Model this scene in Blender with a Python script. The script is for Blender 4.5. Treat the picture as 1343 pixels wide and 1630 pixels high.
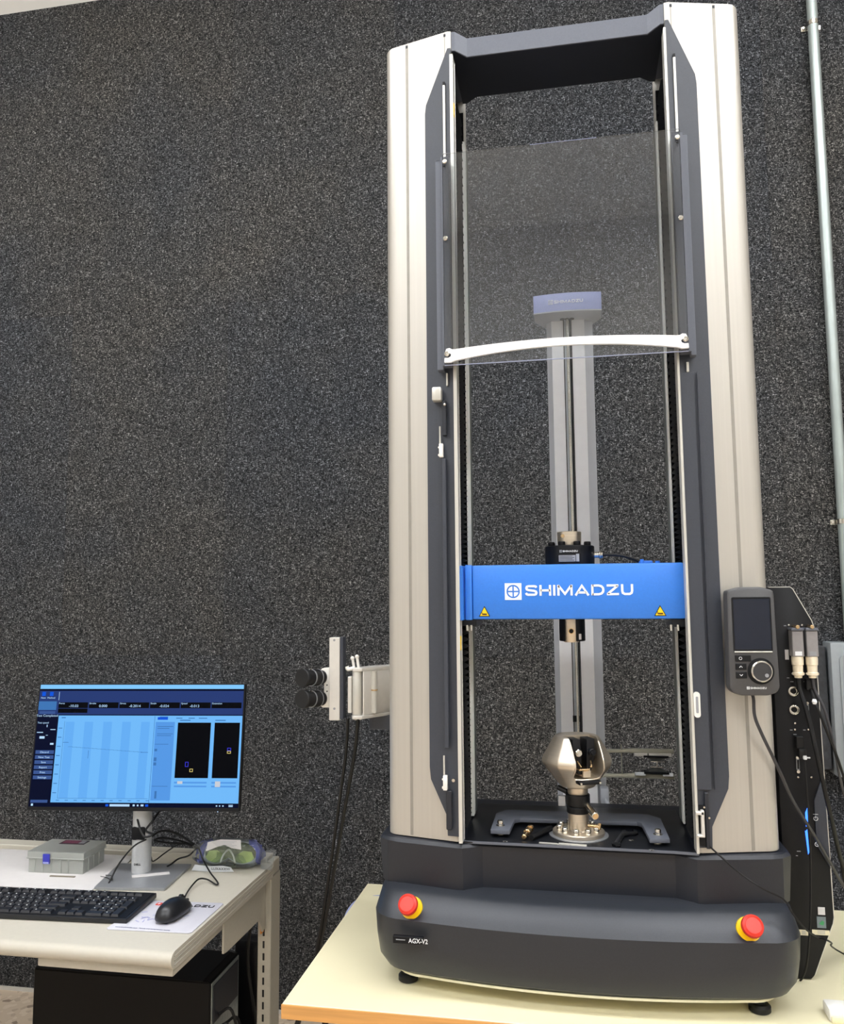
import bpy, bmesh, math, random
from mathutils import Vector, Matrix
random.seed(7)
for o in list(bpy.data.objects): bpy.data.objects.remove(o)
SC = bpy.context.scene
COL = SC.collection
PI = math.pi
# ------------------------------------------------------------------ camera
F_PX = 1300.0
CR = Vector((0.9833650536, 0.1814571466, -0.0081532326))     # camera right
CD = Vector((-0.0264848081, 0.0988321144, -0.9947516113))    # camera down
CF = Vector((-0.1796989878, 0.9784199084, 0.1019939051))     # camera forward
CAM = Vector((0.006, -1.4, 1.36))
cd = bpy.data.cameras.new('camera'); cam = bpy.data.objects.new('camera', cd); COL.objects.link(cam)
cam.matrix_world = Matrix(((CR.x, -CD.x, -CF.x, CAM.x), (CR.y, -CD.y, -CF.y, CAM.y), (CR.z, -CD.z, -CF.z, CAM.z), (0, 0, 0, 1)))
cd.sensor_fit = 'HORIZONTAL'; cd.sensor_width = 36; cd.lens = 36 * F_PX / 1343
cd.clip_start = 0.02; cd.clip_end = 50
SC.camera = cam
# ------------------------------------------------------------------ world, exposure
w = bpy.data.worlds.new('world'); SC.world = w; w.use_nodes = True
w.node_tree.nodes['Background'].inputs[0].default_value = (0.9, 0.95, 1, 1)
w.node_tree.nodes['Background'].inputs[1].default_value = 0.2
SC.view_settings.view_transform = 'Standard'; SC.view_settings.look = 'None'
SC.view_settings.gamma = 1; SC.view_settings.use_curve_mapping = False
SC.view_settings.exposure = 0.0
LAMP_POWER = 20.0       # emission strength of the ceiling light panels

def at(px, py, X=None, Y=None, Z=None):
    """the point of the plane X=, Y= or Z= seen at a pixel of the survey photograph"""
    d = CR * ((px - 671.5) / F_PX) + CD * ((py - 815) / F_PX) + CF
    for i, v in enumerate((X, Y, Z)):
        if v is not None:
            return CAM + d * ((v - CAM[i]) / d[i])

# ------------------------------------------------------------------ materials
def lin(c):
    return tuple(((v / 255) / 12.92 if v / 255 <= 0.04045 else ((v / 255 + 0.055) / 1.055) ** 2.4) for v in c) + (1,)
MATS = {}
def mat(name, col, rough=0.5, metal=0.0, noise=None, bump=None, emit=None, trans=None, spec=None, coat=None):
    """noise=(scale, amount[, stretch]) bump=(scale, strength)"""
    if name in MATS: return MATS[name]
    m = bpy.data.materials.new(name); m.use_nodes = True; MATS[name] = m
    nt = m.node_tree; b = nt.nodes['Principled BSDF']
    c = lin(col)
    b.inputs['Base Color'].default_value = c; b.inputs['Roughness'].default_value = rough; b.inputs['Metallic'].default_value = metal
    if spec is not None: b.inputs['Specular IOR Level'].default_value = spec
    if coat: b.inputs['Coat Weight'].default_value = coat
    if emit:
        b.inputs['Emission Color'].default_value = c; b.inputs['Emission Strength'].default_value = emit; b.inputs['Base Color'].default_value = (0, 0, 0, 1); b.inputs['Specular IOR Level'].default_value = 0.05
    if noise or bump:
        tc = nt.nodes.new('ShaderNodeNewGeometry')
    if noise:
        mp = nt.nodes.new('ShaderNodeMapping'); nt.links.new(tc.outputs['Position'], mp.inputs[0])
        st = noise[2] if len(noise) > 2 else (1, 1, 1)
        mp.inputs['Scale'].default_value = tuple(noise[0] * s for s in st)
        n = nt.nodes.new('ShaderNodeTexNoise'); n.inputs['Scale'].default_value = 1; n.inputs['Detail'].default_value = 3
        nt.links.new(mp.outputs[0], n.inputs['Vector'])
        r = nt.nodes.new('ShaderNodeValToRGB'); nt.links.new(n.outputs['Fac'], r.inputs[0])
        a = noise[1]
        r.color_ramp.elements[0].position = 0.3; r.color_ramp.elements[1].position = 0.7
        r.color_ramp.elements[0].color = tuple(v * (1 - a) for v in c[:3]) + (1,)
        r.color_ramp.elements[1].color = tuple(min(1, v * (1 + a)) for v in c[:3]) + (1,)
        nt.links.new(r.outputs[0], b.inputs['Base Color'])
        if emit: nt.links.new(r.outputs[0], b.inputs['Emission Color'])
    if bump:
        n2 = nt.nodes.new('ShaderNodeTexNoise'); n2.inputs['Scale'].default_value = bump[0]; n2.inputs['Detail'].default_value = 2
        nt.links.new(tc.outputs['Position'], n2.inputs['Vector'])
        bp = nt.nodes.new('ShaderNodeBump'); bp.inputs['Strength'].default_value = bump[1]; bp.inputs['Distance'].default_value = 0.002
        nt.links.new(n2.outputs['Fac'], bp.inputs['Height']); nt.links.new(bp.outputs[0], b.inputs['Normal'])
    return m

def clear_mat(name, tint, rough, mixv, body=None, ior=1.45):
    """thin clear plastic: transparent film with a fresnel gloss and a little milky body"""
    m = bpy.data.materials.new(name); m.use_nodes = True; MATS[name] = m
    nt = m.node_tree; nt.nodes.clear()
    out = nt.nodes.new('ShaderNodeOutputMaterial'); tr = nt.nodes.new('ShaderNodeBsdfTransparent')
    tr.inputs[0].default_value = lin(tint)
    gl = nt.nodes.new('ShaderNodeBsdfGlossy'); gl.inputs['Roughness'].default_value = rough; gl.inputs[0].default_value = (1, 1, 1, 1)
    df = nt.nodes.new('ShaderNodeBsdfDiffuse'); df.inputs[0].default_value = lin(body or tint)
    tl = nt.nodes.new('ShaderNodeBsdfTranslucent'); tl.inputs[0].default_value = lin(body or tint)
    m0 = nt.nodes.new('ShaderNodeMixShader'); m0.inputs[0].default_value = 0.5
    nt.links.new(df.outputs[0], m0.inputs[1]); nt.links.new(tl.outputs[0], m0.inputs[2])
    m1 = nt.nodes.new('ShaderNodeMixShader'); m1.inputs[0].default_value = mixv
    nt.links.new(tr.outputs[0], m1.inputs[1]); nt.links.new(m0.outputs[0], m1.inputs[2])
    fr = nt.nodes.new('ShaderNodeFresnel'); fr.inputs[0].default_value = ior
    m2 = nt.nodes.new('ShaderNodeMixShader'); nt.links.new(fr.outputs[0], m2.inputs[0])
    nt.links.new(m1.outputs[0], m2.inputs[1]); nt.links.new(gl.outputs[0], m2.inputs[2])
    nt.links.new(m2.outputs[0], out.inputs[0])
    return m

def carpet_mat():
    m = bpy.data.materials.new('grey_fibre_carpet'); m.use_nodes = True
    nt = m.node_tree; b = nt.nodes['Principled BSDF']; L = nt.links
    b.inputs['Roughness'].default_value = 0.9; b.inputs['Specular IOR Level'].default_value = 0.15
    g = nt.nodes.new('ShaderNodeNewGeometry')
    def noise(scale, det, st=(1, 1, 1), rot=0, dist=0.0):
        mp = nt.nodes.new('ShaderNodeMapping'); mp.inputs['Scale'].default_value = st; mp.inputs['Rotation'].default_value = (0, rot, 0)
        L.new(g.outputs['Position'], mp.inputs[0])
        n = nt.nodes.new('ShaderNodeTexNoise'); n.inputs['Scale'].default_value = scale; n.inputs['Detail'].default_value = det
        n.inputs['Roughness'].default_value = 0.6; n.inputs['Distortion'].default_value = dist
        L.new(mp.outputs[0], n.inputs['Vector']); return n.outputs['Fac']
    def ramp(src, p0, p1, c0, c1):
        r = nt.nodes.new('ShaderNodeValToRGB'); L.new(src, r.inputs[0]); e = r.color_ramp.elements
        e[0].position = p0; e[1].position = p1; e[0].color = c0; e[1].color = c1; return r.outputs[0]
    def mix(t, a, bb, f=1.0):
        x = nt.nodes.new('ShaderNodeMix'); x.data_type = 'RGBA'; x.blend_type = t
        x.inputs[0].default_value = f; L.new(a, x.inputs[6])
        if isinstance(bb, tuple): x.inputs[7].default_value = bb
        else: L.new(bb, x.inputs[7])
        return x.outputs[2]
    fine = ramp(noise(165, 2, (1, 1, 1), 0, 0.6), 0.36, 0.68, (0.006, 0.0063, 0.0070, 1), (0.046, 0.047, 0.049, 1))
    f1 = ramp(noise(120, 1, (1, 1, 3.0), 0.7, 1.2), 0.59, 0.76, (0, 0, 0, 1), (0.30, 0.305, 0.31, 1))
    f2 = ramp(noise(128, 1, (3.0, 1, 1), 0.5, 1.2), 0.60, 0.77, (0, 0, 0, 1), (0.30, 0.305, 0.31, 1))
    c = mix('ADD', mix('ADD', fine, f1), f2)
    big = ramp(noise(1.7, 3), 0.32, 0.68, (0.84, 0.87, 0.93, 1), (1.10, 1.05, 0.98, 1))
    c = mix('MULTIPLY', c, big)
    oi = nt.nodes.new('ShaderNodeObjectInfo')
    c = mix('MULTIPLY', c, ramp(oi.outputs['Random'], 0.0, 1.0, (0.93, 0.95, 0.99, 1), (1.05, 1.03, 1.00, 1)))
    L.new(c, b.inputs['Base Color'])
    bp = nt.nodes.new('ShaderNodeBump'); bp.inputs['Strength'].default_value = 0.4; bp.inputs['Distance'].default_value = 0.002
    L.new(noise(180, 2), bp.inputs['Height']); L.new(bp.outputs[0], b.inputs['Normal'])
    return m

def terrazzo_mat():
    m = bpy.data.materials.new('speckled_beige_floor'); m.use_nodes = True
    nt = m.node_tree; b = nt.nodes['Principled BSDF']; L = nt.links
    b.inputs['Roughness'].default_value = 0.35
    g = nt.nodes.new('ShaderNodeNewGeometry')
    v = nt.nodes.new('ShaderNodeTexVoronoi'); v.inputs['Scale'].default_value = 55; L.new(g.outputs['Position'], v.inputs['Vector'])
    s = nt.nodes.new('ShaderNodeSeparateColor'); L.new(v.outputs['Color'], s.inputs[0])
    r = nt.nodes.new('ShaderNodeValToRGB'); L.new(s.outputs[0], r.inputs[0]); r.color_ramp.interpolation = 'CONSTANT'
    e = r.color_ramp.elements; e[0].position = 0; e[0].color = lin((196, 178, 156)); e[1].position = 0.55; e[1].color = lin((206, 190, 170))
    for p, cc in ((0.8, (178, 160, 140)), (0.93, (140, 122, 106))):
        x = e.new(p); x.color = lin(cc)
    L.new(r.outputs[0], b.inputs['Base Color'])
    return m

CARPET = carpet_mat(); TERRAZZO = terrazzo_mat()
BRUSHED = mat('brushed_stainless', (192, 188, 180), 0.42, 0.6, (1, 0.025, (260, 260, 2.0)))
GROOVE = mat('column_groove', (150, 146, 138), 0.5, 0.4, (60, 0.05))
DARKM = mat('charcoal_powder_coat', (56, 60, 69), 0.40, 0.0, (300, 0.05), (900, 0.15))
DARKER = mat('deep_charcoal_plastic', (30, 33, 41), 0.42, 0.0, (300, 0.06), (900, 0.12))
BASEM = mat('graphite_painted_base', (43, 46, 52), 0.36, 0.15, (350, 0.06), (1100, 0.12))
SLATE = mat('slate_grey_paint', (94, 98, 108), 0.45, 0.1, (300, 0.04))
BLACK = mat('matte_black', (11, 12, 16), 0.5, 0, (200, 0.1), spec=0.3)
RUBBER = mat('black_rubber', (11, 12, 14), 0.5, 0, (200, 0.1), spec=.4)
PLATE = mat('black_base_plate', (19, 21, 26), 0.35, 0.2, (260, 0.1))
RAIL = mat('satin_aluminium_rail', (206, 204, 196), 0.3, 0.35, (1, 0.04, (200, 200, 4)))
CHROME = mat('polished_steel', (225, 222, 214), 0.16, 1.0, (200, 0.03))
STEEL = mat('nickel_plated_steel', (218, 206, 188), 0.36, 0.9, (1, 0.05, (10, 10, 900)))
BRASS = mat('brass', (220, 190, 146), 0.25, 1.0, (200, 0.05))
BLUE = mat('blue_enamel', (50, 122, 218), 0.38, 0.0, (300, 0.03), (1200, 0.08))
BLUELT = mat('pale_blue_enamel', (176, 186, 232), 0.4, 0.0, (300, 0.03))
WHITEP = mat('white_print', (232, 234, 236), 0.5, 0, (200, 0.02))
WHITE = mat('white_plastic', (232, 230, 224), 0.4, 0, (100, 0.03))
REFLECTION = mat('white_arc_reflection', (250, 251, 253), 0.25, 0, (100, 0.01))
GREYPRINT = mat('grey_print', (150, 152, 156), 0.5, 0, (200, 0.03))
RED = mat('red_button_plastic', (214, 48, 34), 0.4, 0, (150, 0.04))
YELLOW = mat('yellow_plastic', (240, 200, 12), 0.4, 0, (150, 0.03))
BEIGE = mat('beige_laminate', (186, 181, 168), 0.45, 0, (120, 0.02))
BEIGEM = mat('beige_painted_steel', (172, 168, 155), 0.45, 0, (160, 0.03))
CREAM = mat('cream_bench_laminate', (226, 218, 184), 0.4, 0, (6, 0.03))
WOODEDGE = mat('oak_edge_band', (206, 150, 84), 0.45, 0, (1, 0.12, (6, 60, 160)))
PAPER = mat('white_paper', (206, 203, 202), 0.7, 0, (60, 0.02))
PADM = mat('white_mouse_pad', (200, 199, 208), 0.6, 0, (60, 0.02))
SILVER = mat('silver_plastic', (168, 171, 176), 0.35, 0.6, (200, 0.03))
SILVERLT = mat('light_silver_plastic', (200, 202, 204), 0.38, 0.4, (200, 0.03))
KEYB = mat('keyboard_black', (22, 23, 27), 0.42, 0, (200, 0.08))
KEYC = mat('keycap_black', (30, 32, 38), 0.38, 0, (200, 0.08))
GALV = mat('galvanised_conduit', (170, 180, 178), 0.34, 0.4, (40, 0.08, (1, 1, 0.3)))
ELEC = mat('grey_enclosure_paint', (150, 156, 160), 0.45, 0.1, (60, 0.03))
PILLAR = mat('light_grey_enamel', (251, 251, 253), 0.42, 0.05, (60, 0.02))
PILLARD = mat('mid_grey_enamel', (190, 193, 200), 0.45, 0.05, (60, 0.02))
WALLP = mat('pale_wall_paint', (198, 195, 189), 0.8, 0, (4, 0.02), (300, 0.1))
CEIL = mat('white_ceiling', (225, 225, 222), 0.9, 0, (40, 0.03))
ALU = mat('milled_aluminium', (216, 213, 207), 0.32, 0.35, (80, 0.03))
MILKY = clear_mat('frosted_clear_plastic', (236, 238, 236), 0.35, 0.62, (232, 235, 230))
GLASS = clear_mat('clear_acrylic_sheet', (246, 248, 250), 0.02, 0.022, (190, 192, 196), 1.55)
BAGM = clear_mat('clear_polybag', (246, 248, 248), 0.12, 0.13, (210, 212, 216))
LENS = clear_mat('goggle_lens', (222, 232, 200), 0.1, 0.22, (190, 206, 160))
GOGBLUE = mat('translucent_blue_frame', (84, 94, 182), 0.3, 0, (80, 0.05))
LEDBLUE = mat('blue_led_strip', (60, 120, 255), 0.4, 0, None, None, 3.0)
LEDGREEN = mat('green_led', (140, 230, 90), 0.4, 0, None, None, 2.0)
SCREENOFF = mat('dark_glass_display', (24, 30, 44), 0.12, 0, (60, 0.05))
BLUECABLE = mat('pale_blue_cable', (150, 158, 204), 0.45, 0, (90, 0.03))
CREAMLIP = mat('cream_base_lip', (226, 220, 190), 0.5, 0, (90, 0.03))
LAMP = mat('light_panel_diffuser', (250, 252, 255), 0.5, 0, None, None, LAMP_POWER)

# ------------------------------------------------------------------ mesh builder
class MB:
    def __init__(s): s.bm = bmesh.new()
    def _merge(s, t):
        me = bpy.data.meshes.new('t'); t.to_mesh(me); t.free(); s.bm.from_mesh(me); bpy.data.meshes.remove(me); return s
    def box(s, x0, x1, y0, y1, z0, z1, bev=0, seg=2, axis=None, T=None):
        t = bmesh.new(); bmesh.ops.create_cube(t, size=1)
        for v in t.verts:
            v.co = Vector(((x0 + x1) / 2 + v.co.x * (x1 - x0), (y0 + y1) / 2 + v.co.y * (y1 - y0), (z0 + z1) / 2 + v.co.z * (z1 - z0)))
        if bev:
            ed = t.edges[:]
            if axis is not None: ed = [e for e in ed if abs((e.verts[0].co - e.verts[1].co).normalized()[axis]) > 0.9]
            bmesh.ops.bevel(t, geom=ed, offset=bev, segments=seg, affect='EDGES', profile=0.5)
        if T is not None: bmesh.ops.transform(t, matrix=T, verts=t.verts)
        return s._merge(t)
    def prism(s, pts, axis, lo, hi, bev=0, T=None):
        """closed 2-D outline in the two other axes, extruded along axis"""
        t = bmesh.new()
        def mk(p, h):
            if axis == 0: return (h, p[0], p[1])
            if axis == 1: return (p[0], h, p[1])
            return (p[0], p[1], h)
        a = [t.verts.new(mk(p, lo)) for p in pts]; b = [t.verts.new(mk(p, hi)) for p in pts]
        t.faces.new(a[::-1]); t.faces.new(b); n = len(pts)
        for i in range(n): t.faces.new((a[i], a[(i + 1) % n], b[(i + 1) % n], b[i]))
        bmesh.ops.recalc_face_normals(t, faces=t.faces)
        if bev: bmesh.ops.bevel(t, geom=t.edges[:], offset=bev, segments=2, affect='EDGES', profile=0.5)
        if T is not None: bmesh.ops.transform(t, matrix=T, verts=t.verts)
        return s._merge(t)
    def lathe(s, prof, c=(0, 0, 0), n=32, T=None):
        """profile of (r, z), revolved about z through c"""
        t = bmesh.new(); rings = []
        for r, z in prof:
            if r < 1e-6: rings.append([t.verts.new((0, 0, z))])
            else: rings.append([t.verts.new((r * math.cos(2 * PI * i / n), r * math.sin(2 * PI * i / n), z)) for i in range(n)])
        for a, b in zip(rings, rings[1:]):
            if len(a) == 1 and len(b) == 1: continue
            for i in range(n):
                j = (i + 1) % n
                if len(a) == 1: t.faces.new((a[0], b[j], b[i]))
                elif len(b) == 1: t.faces.new((a[i], a[j], b[0]))
                else: t.faces.new((a[i], a[j], b[j], b[i]))
        if len(rings[0]) > 1: t.faces.new(rings[0][::-1])
        if len(rings[-1]) > 1: t.faces.new(rings[-1])
        bmesh.ops.recalc_face_normals(t, faces=t.faces)
        bmesh.ops.transform(t, matrix=(Matrix.Translation(Vector(c)) @ (T if T is not None else Matrix())), verts=t.verts)
        return s._merge(t)
    def cyl(s, p0, p1, r, r2=None, n=20, bev=0):
        p0 = Vector(p0); p1 = Vector(p1); d = p1 - p0; h = d.length; r2 = r if r2 is None else r2
        q = d.to_track_quat('Z', 'Y').to_matrix().to_4x4()
        pr = [(r, 0), (r2, h)]
        if bev: pr = [(r - bev, 0), (r, bev), (r2, h - bev), (r2 - bev, h)]
        return s.lathe(pr, p0, n, q)
    def tube(s, pts, r, n=8, smooth=6):
        P = [Vector(p) for p in pts]
        if smooth and len(P) > 2:
            Q = []
            E = [P[0] * 2 - P[1]] + P + [P[-1] * 2 - P[-2]]
            for i in range(1, len(E) - 2):
                a, b, c, d = E[i - 1:i + 3]
                for k in range(smooth):
                    u = k / smooth
                    Q.append(0.5 * ((2 * b) + (c - a) * u + (2 * a - 5 * b + 4 * c - d) * u * u + (3 * b - a - 3 * c + d) * u ** 3))
            Q.append(P[-1]); P = Q
        t = bmesh.new(); rings = []; up = Vector((0, 0, 1)); prev = None
        for i, p in enumerate(P):
            d = (P[min(i + 1, len(P) - 1)] - P[max(i - 1, 0)]).normalized()
            if prev is None:
                prev = d.orthogonal().normalized()
            x = (prev - d * prev.dot(d)); x = x.normalized() if x.length > 1e-6 else d.orthogonal().normalized()
            prev = x; y = d.cross(x)
            rings.append([t.verts.new(p + (x * math.cos(2 * PI * k / n) + y * math.sin(2 * PI * k / n)) * r) for k in range(n)])
        for a, b in zip(rings, rings[1:]):
            for i in range(n): t.faces.new((a[i], a[(i + 1) % n], b[(i + 1) % n], b[i]))
        t.faces.new(rings[0][::-1]); t.faces.new(rings[-1])
        bmesh.ops.recalc_face_normals(t, faces=t.faces)
        return s._merge(t)
    def loft(s, rings, cap=True):
        t = bmesh.new(); R = [[t.verts.new(p) for p in r] for r in rings]; n = len(R[0])
        for a, b in zip(R, R[1:]):
            for i in range(n): t.faces.new((a[i], a[(i + 1) % n], b[(i + 1) % n], b[i]))
        if cap: t.faces.new(R[0][::-1]); t.faces.new(R[-1])
        bmesh.ops.recalc_face_normals(t, faces=t.faces)
        return s._merge(t)
    def sphere(s, c, r, sc=(1, 1, 1), n=16):
        t = bmesh.new(); bmesh.ops.create_uvsphere(t, u_segments=n, v_segments=n // 2 + 2, radius=r)
        for v in t.verts: v.co = Vector((v.co.x * sc[0] + c[0], v.co.y * sc[1] + c[1], v.co.z * sc[2] + c[2]))
        return s._merge(t)
    def quad(s, pts):
        vs = [s.bm.verts.new(p) for p in pts]; s.bm.faces.new(vs); return s
    def apply(s, T): bmesh.ops.transform(s.bm, matrix=T, verts=s.bm.verts); return s
    def build(s, name, m, parent=None, ang=35):
        me = bpy.data.meshes.new(name); s.bm.to_mesh(me); s.bm.free()
        return finish(name, me, m, parent, ang)

WLOC = {}
def finish(name, me, m, parent=None, ang=35):
    vs = me.vertices
    lo = Vector([min(v.co[i] for v in vs) for i in range(3)]); hi = Vector([max(v.co[i] for v in vs) for i in range(3)])
    c = (lo + hi) / 2
    if parent is None: c.z = lo.z
    me.transform(Matrix.Translation(-c))
    me.shade_smooth(); me.set_sharp_from_angle(angle=math.radians(ang))
    o = bpy.data.objects.new(name, me); COL.objects.link(o); me.materials.append(m)
    WLOC[o.name] = c.copy()
    if parent is not None: o.parent = parent; c = c - WLOC[parent.name]
    o.location = c
    return o
def tag(o, label, cat=None, group=None, kind=None):
    o['label'] = label
    if cat: o['category'] = cat
    if group: o['group'] = group
    if kind: o['kind'] = kind
    return o
def thing(name, label, cat, loc, group=None):
    o = bpy.data.objects.new(name, None); COL.objects.link(o); o.empty_display_size = 0.05
    o.location = loc; WLOC[o.name] = Vector(loc)
    return tag(o, label, cat, group)
def struct(name, b, m, label=None, parent=None):
    o = b.build(name, m, parent); 
    if parent is None: o['kind'] = 'structure'; o['label'] = label; 
    return o
def copy_part(src, parent, wloc):
    o = src.copy(); COL.objects.link(o); WLOC[o.name] = Vector(wloc)
    o.parent = parent; o.location = Vector(wloc) - WLOC[parent.name]; return o
def boolean_cut(b, cutter, rest=None):
    me1 = bpy.data.meshes.new('a'); b.bm.to_mesh(me1); me2 = bpy.data.meshes.new('b'); cutter.bm.to_mesh(me2)
    o1 = bpy.data.objects.new('a', me1); o2 = bpy.data.objects.new('b', me2); COL.objects.link(o1); COL.objects.link(o2)
    md = o1.modifiers.new('m', 'BOOLEAN'); md.operation = 'DIFFERENCE'; md.object = o2; md.solver = 'EXACT'
    dg = bpy.context.evaluated_depsgraph_get(); dg.update()
    me = bpy.data.meshes.new_from_object(o1.evaluated_get(dg))
    for o in (o1, o2): bpy.data.objects.remove(o)
    r = MB(); r.bm.from_mesh(me); return r
RX90 = Matrix.Rotation(PI / 2, 4, 'X')
def text(name, s, size, loc, m, parent, xs=1.0, bold=0.0, rot=None, depth=0.0006, align='LEFT', space=1.0):
    """flat print: raised a hair; default faces -Y"""
    cu = bpy.data.curves.new(name, 'FONT'); cu.body = s; cu.size = size; cu.extrude = depth / 2; cu.offset = bold; cu.align_x = align
    cu.resolution_u = 3; cu.space_character = space
    o = bpy.data.objects.new('t', cu); COL.objects.link(o); dg = bpy.context.evaluated_depsgraph_get(); dg.update()
    me = bpy.data.meshes.new_from_object(o.evaluated_get(dg)); bpy.data.objects.remove(o)
    me.materials.clear()
    me.transform(Matrix.Translation(Vector(loc)) @ (rot if rot is not None else RX90) @ Matrix.Diagonal((xs, 1, 1, 1)))
    return finish(name, me, m, parent, 30)
def emblem(b, x, z, s, y, T=None):
    """square badge pierced by a ringed cross; (x, z) lower left, s size, front at y"""
    t = 0.0006; cx = x + s / 2; cz = z + s / 2; n = 32
    def ringface(r0, r1, a0, a1, k):
        pts = [(cx + r1 * math.cos(a0 + (a1 - a0) * i / k), cz + r1 * math.sin(a0 + (a1 - a0) * i / k)) for i in range(k + 1)]
        pts += [(cx + r0 * math.cos(a1 - (a1 - a0) * i / k), cz + r0 * math.sin(a1 - (a1 - a0) * i / k)) for i in range(k + 1)]
        return pts
    # square with a round hole: four corner pieces
    ro = s * 0.40
    for q in range(4):
        a0 = q * PI / 2; k = 8
        arc = [(cx + ro * math.cos(a0 + PI / 2 * i / k), cz + ro * math.sin(a0 + PI / 2 * i / k)) for i in range(k + 1)]
        c1 = (cx + s / 2 * (math.cos(a0)), cz + s / 2 * math.sin(a0)); c2 = (cx + s / 2 * math.cos(a0 + PI / 2), cz + s / 2 * math.sin(a0 + PI / 2))
        cc = (cx + s / 2 * (math.cos(a0) + math.cos(a0 + PI / 2)), cz + s / 2 * (math.sin(a0) + math.sin(a0 + PI / 2)))
        b.prism(arc[::-1] + [c1, cc, c2], 1, y, y + t, T=T)
        # quarter discs between the bars of the cross
        g = s * 0.045; ri = s * 0.31
        e = math.asin(g / ri)
        pts = [(cx + g * (1 if q in (0, 3) else -1), cz + g * (1 if q < 2 else -1))]
        for i in range(k + 1):
            a = a0 + e + (PI / 2 - 2 * e) * i / k
            pts.append((cx + ri * math.cos(a), cz + ri * math.sin(a)))
        b.prism(pts, 1, y, y + t, T=T)
    return b

GLYPH = {
 'S': (1.1, [[(1.0, .76), (.94, .87), (.8, .9), (.3, .9), (.15, .85), (.1, .72), (.15, .59), (.3, .54), (.8, .46), (.95, .40), (1.0, .28), (.95, .15), (.8, .1), (.25, .1), (.12, .15), (.06, .27)]]),
 'H': (1.05, [[(.1, 0), (.1, 1)], [(.95, 0), (.95, 1)], [(.1, .5), (.95, .5)]]),
 'I': (.2, [[(.1, 0), (.1, 1)]]),
 'M': (1.36, [[(.1, 0), (.1, 1)], [(1.26, 0), (1.26, 1)], [(.11, .93), (.68, .16), (1.25, .93)]]),
 'A': (1.3, [[(.08, 0), (.65, .90), (1.22, 0)], [(.28, .27), (1.02, .27)]]),
 'D': (1.15, [[(.1, 0), (.1, 1)], [(.1, .9), (.65, .9), (.88, .84), (1.02, .68), (1.05, .5), (1.02, .32), (.88, .16), (.65, .1), (.1, .1)]]),
 'Z': (1.1, [[(.03, .9), (1.05, .9)], [(.98, .86), (.12, .14)], [(.03, .1), (1.08, .1)]]),
 'U': (1.05, [[(.1, 1), (.1, .4), (.15, .2), (.32, .1), (.73, .1), (.9, .2), (.95, .4), (.95, 1)]])}
def logo_text(name, h, width, T, m, parent, word='SHIMADZU'):
    """broad stroked lettering; T maps (x, 0, z) of the line of text into the scene, front towards -y"""
    tot = sum(GLYPH[c][0] for c in word) + .17 * (len(word) - 1); kx = width / (tot * h); b = MB(); x0 = 0
    for c in word:
        for path in GLYPH[c][1]:
            P = [Vector((x0 + p[0], p[1])) for p in path]; hw = .1
            L, R_ = [], []
            for i, p in enumerate(P):
                d0 = (P[i] - P[i - 1]).normalized() if i else (P[1] - P[0]).normalized()
                d1 = (P[i + 1] - P[i]).normalized() if i < len(P) - 1 else d0
                n0 = Vector((-d0.y, d0.x)); n1 = Vector((-d1.y, d1.x)); nn = (n0 + n1).normalized(); k = min(1.6, 1 / max(.3, nn.dot(n0)))
                L.append(p + nn * hw * k); R_.append(p - nn * hw * k)
            for i in range(len(P) - 1):
                b.prism([(q_.x * h * kx, q_.y * h) for q_ in (L[i], L[i + 1], R_[i + 1], R_[i])], 1, 0, .0005, T=T)
        x0 += GLYPH[c][0] + .17
    return b.build(name, m, parent)

# ================================================================== THE ROOM
YW = 1.30
struct('floor', MB().box(-4, 3.2, -5, YW + .02, -0.05, 0), TERRAZZO, 'speckled beige terrazzo floor')
wb = struct('wall_back', MB().box(-4, 3.2, YW + .012, YW + .15, 0, 4.3), WALLP, 'back wall covered in dark grey carpet panels, pale paint above')
MB().box(-4, 3.2, YW + .006, YW + .0118, 0.012, 3.689).build('panel_backing', mat('dark_backing', (14, 14, 15), .9, 0, (50, .1)), wb)
xs = [-1.199 + 0.621 * k for k in range(-5, 8)]; zs = [0.012, 1.159, 2.424, 3.690]
for i in range(len(xs) - 1):
    for j in range(3):
        MB().box(xs[i] + .0003, xs[i + 1] - .0003, YW, YW + .0058, zs[j] + .0003, zs[j + 1] - .0003, .0006, 1).build('carpet_panel', CARPET, wb)
struct('baseboard_back', MB().box(-4, 3.2, YW - .004, YW + .012, 0, 0.012), WALLP, 'thin pale strip where the carpeted wall meets the floor')
struct('wall_left', MB().box(-4.1, -4, -5, YW + .15, 0, 4.3), WALLP, 'pale painted wall on the left')
struct('wall_right', MB().box(3.2, 3.3, -5, YW + .15, 0, 4.3), WALLP, 'pale painted wall on the right')
struct('wall_front', MB().box(-4.1, 3.3, -5.1, -5, 0, 4.3), WALLP, 'pale painted wall behind the viewer')
struct('ceiling', MB().box(-4.1, 3.3, -5.1, YW + .15, 4.3, 4.4), CEIL, 'white ceiling high above the machine')
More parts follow.
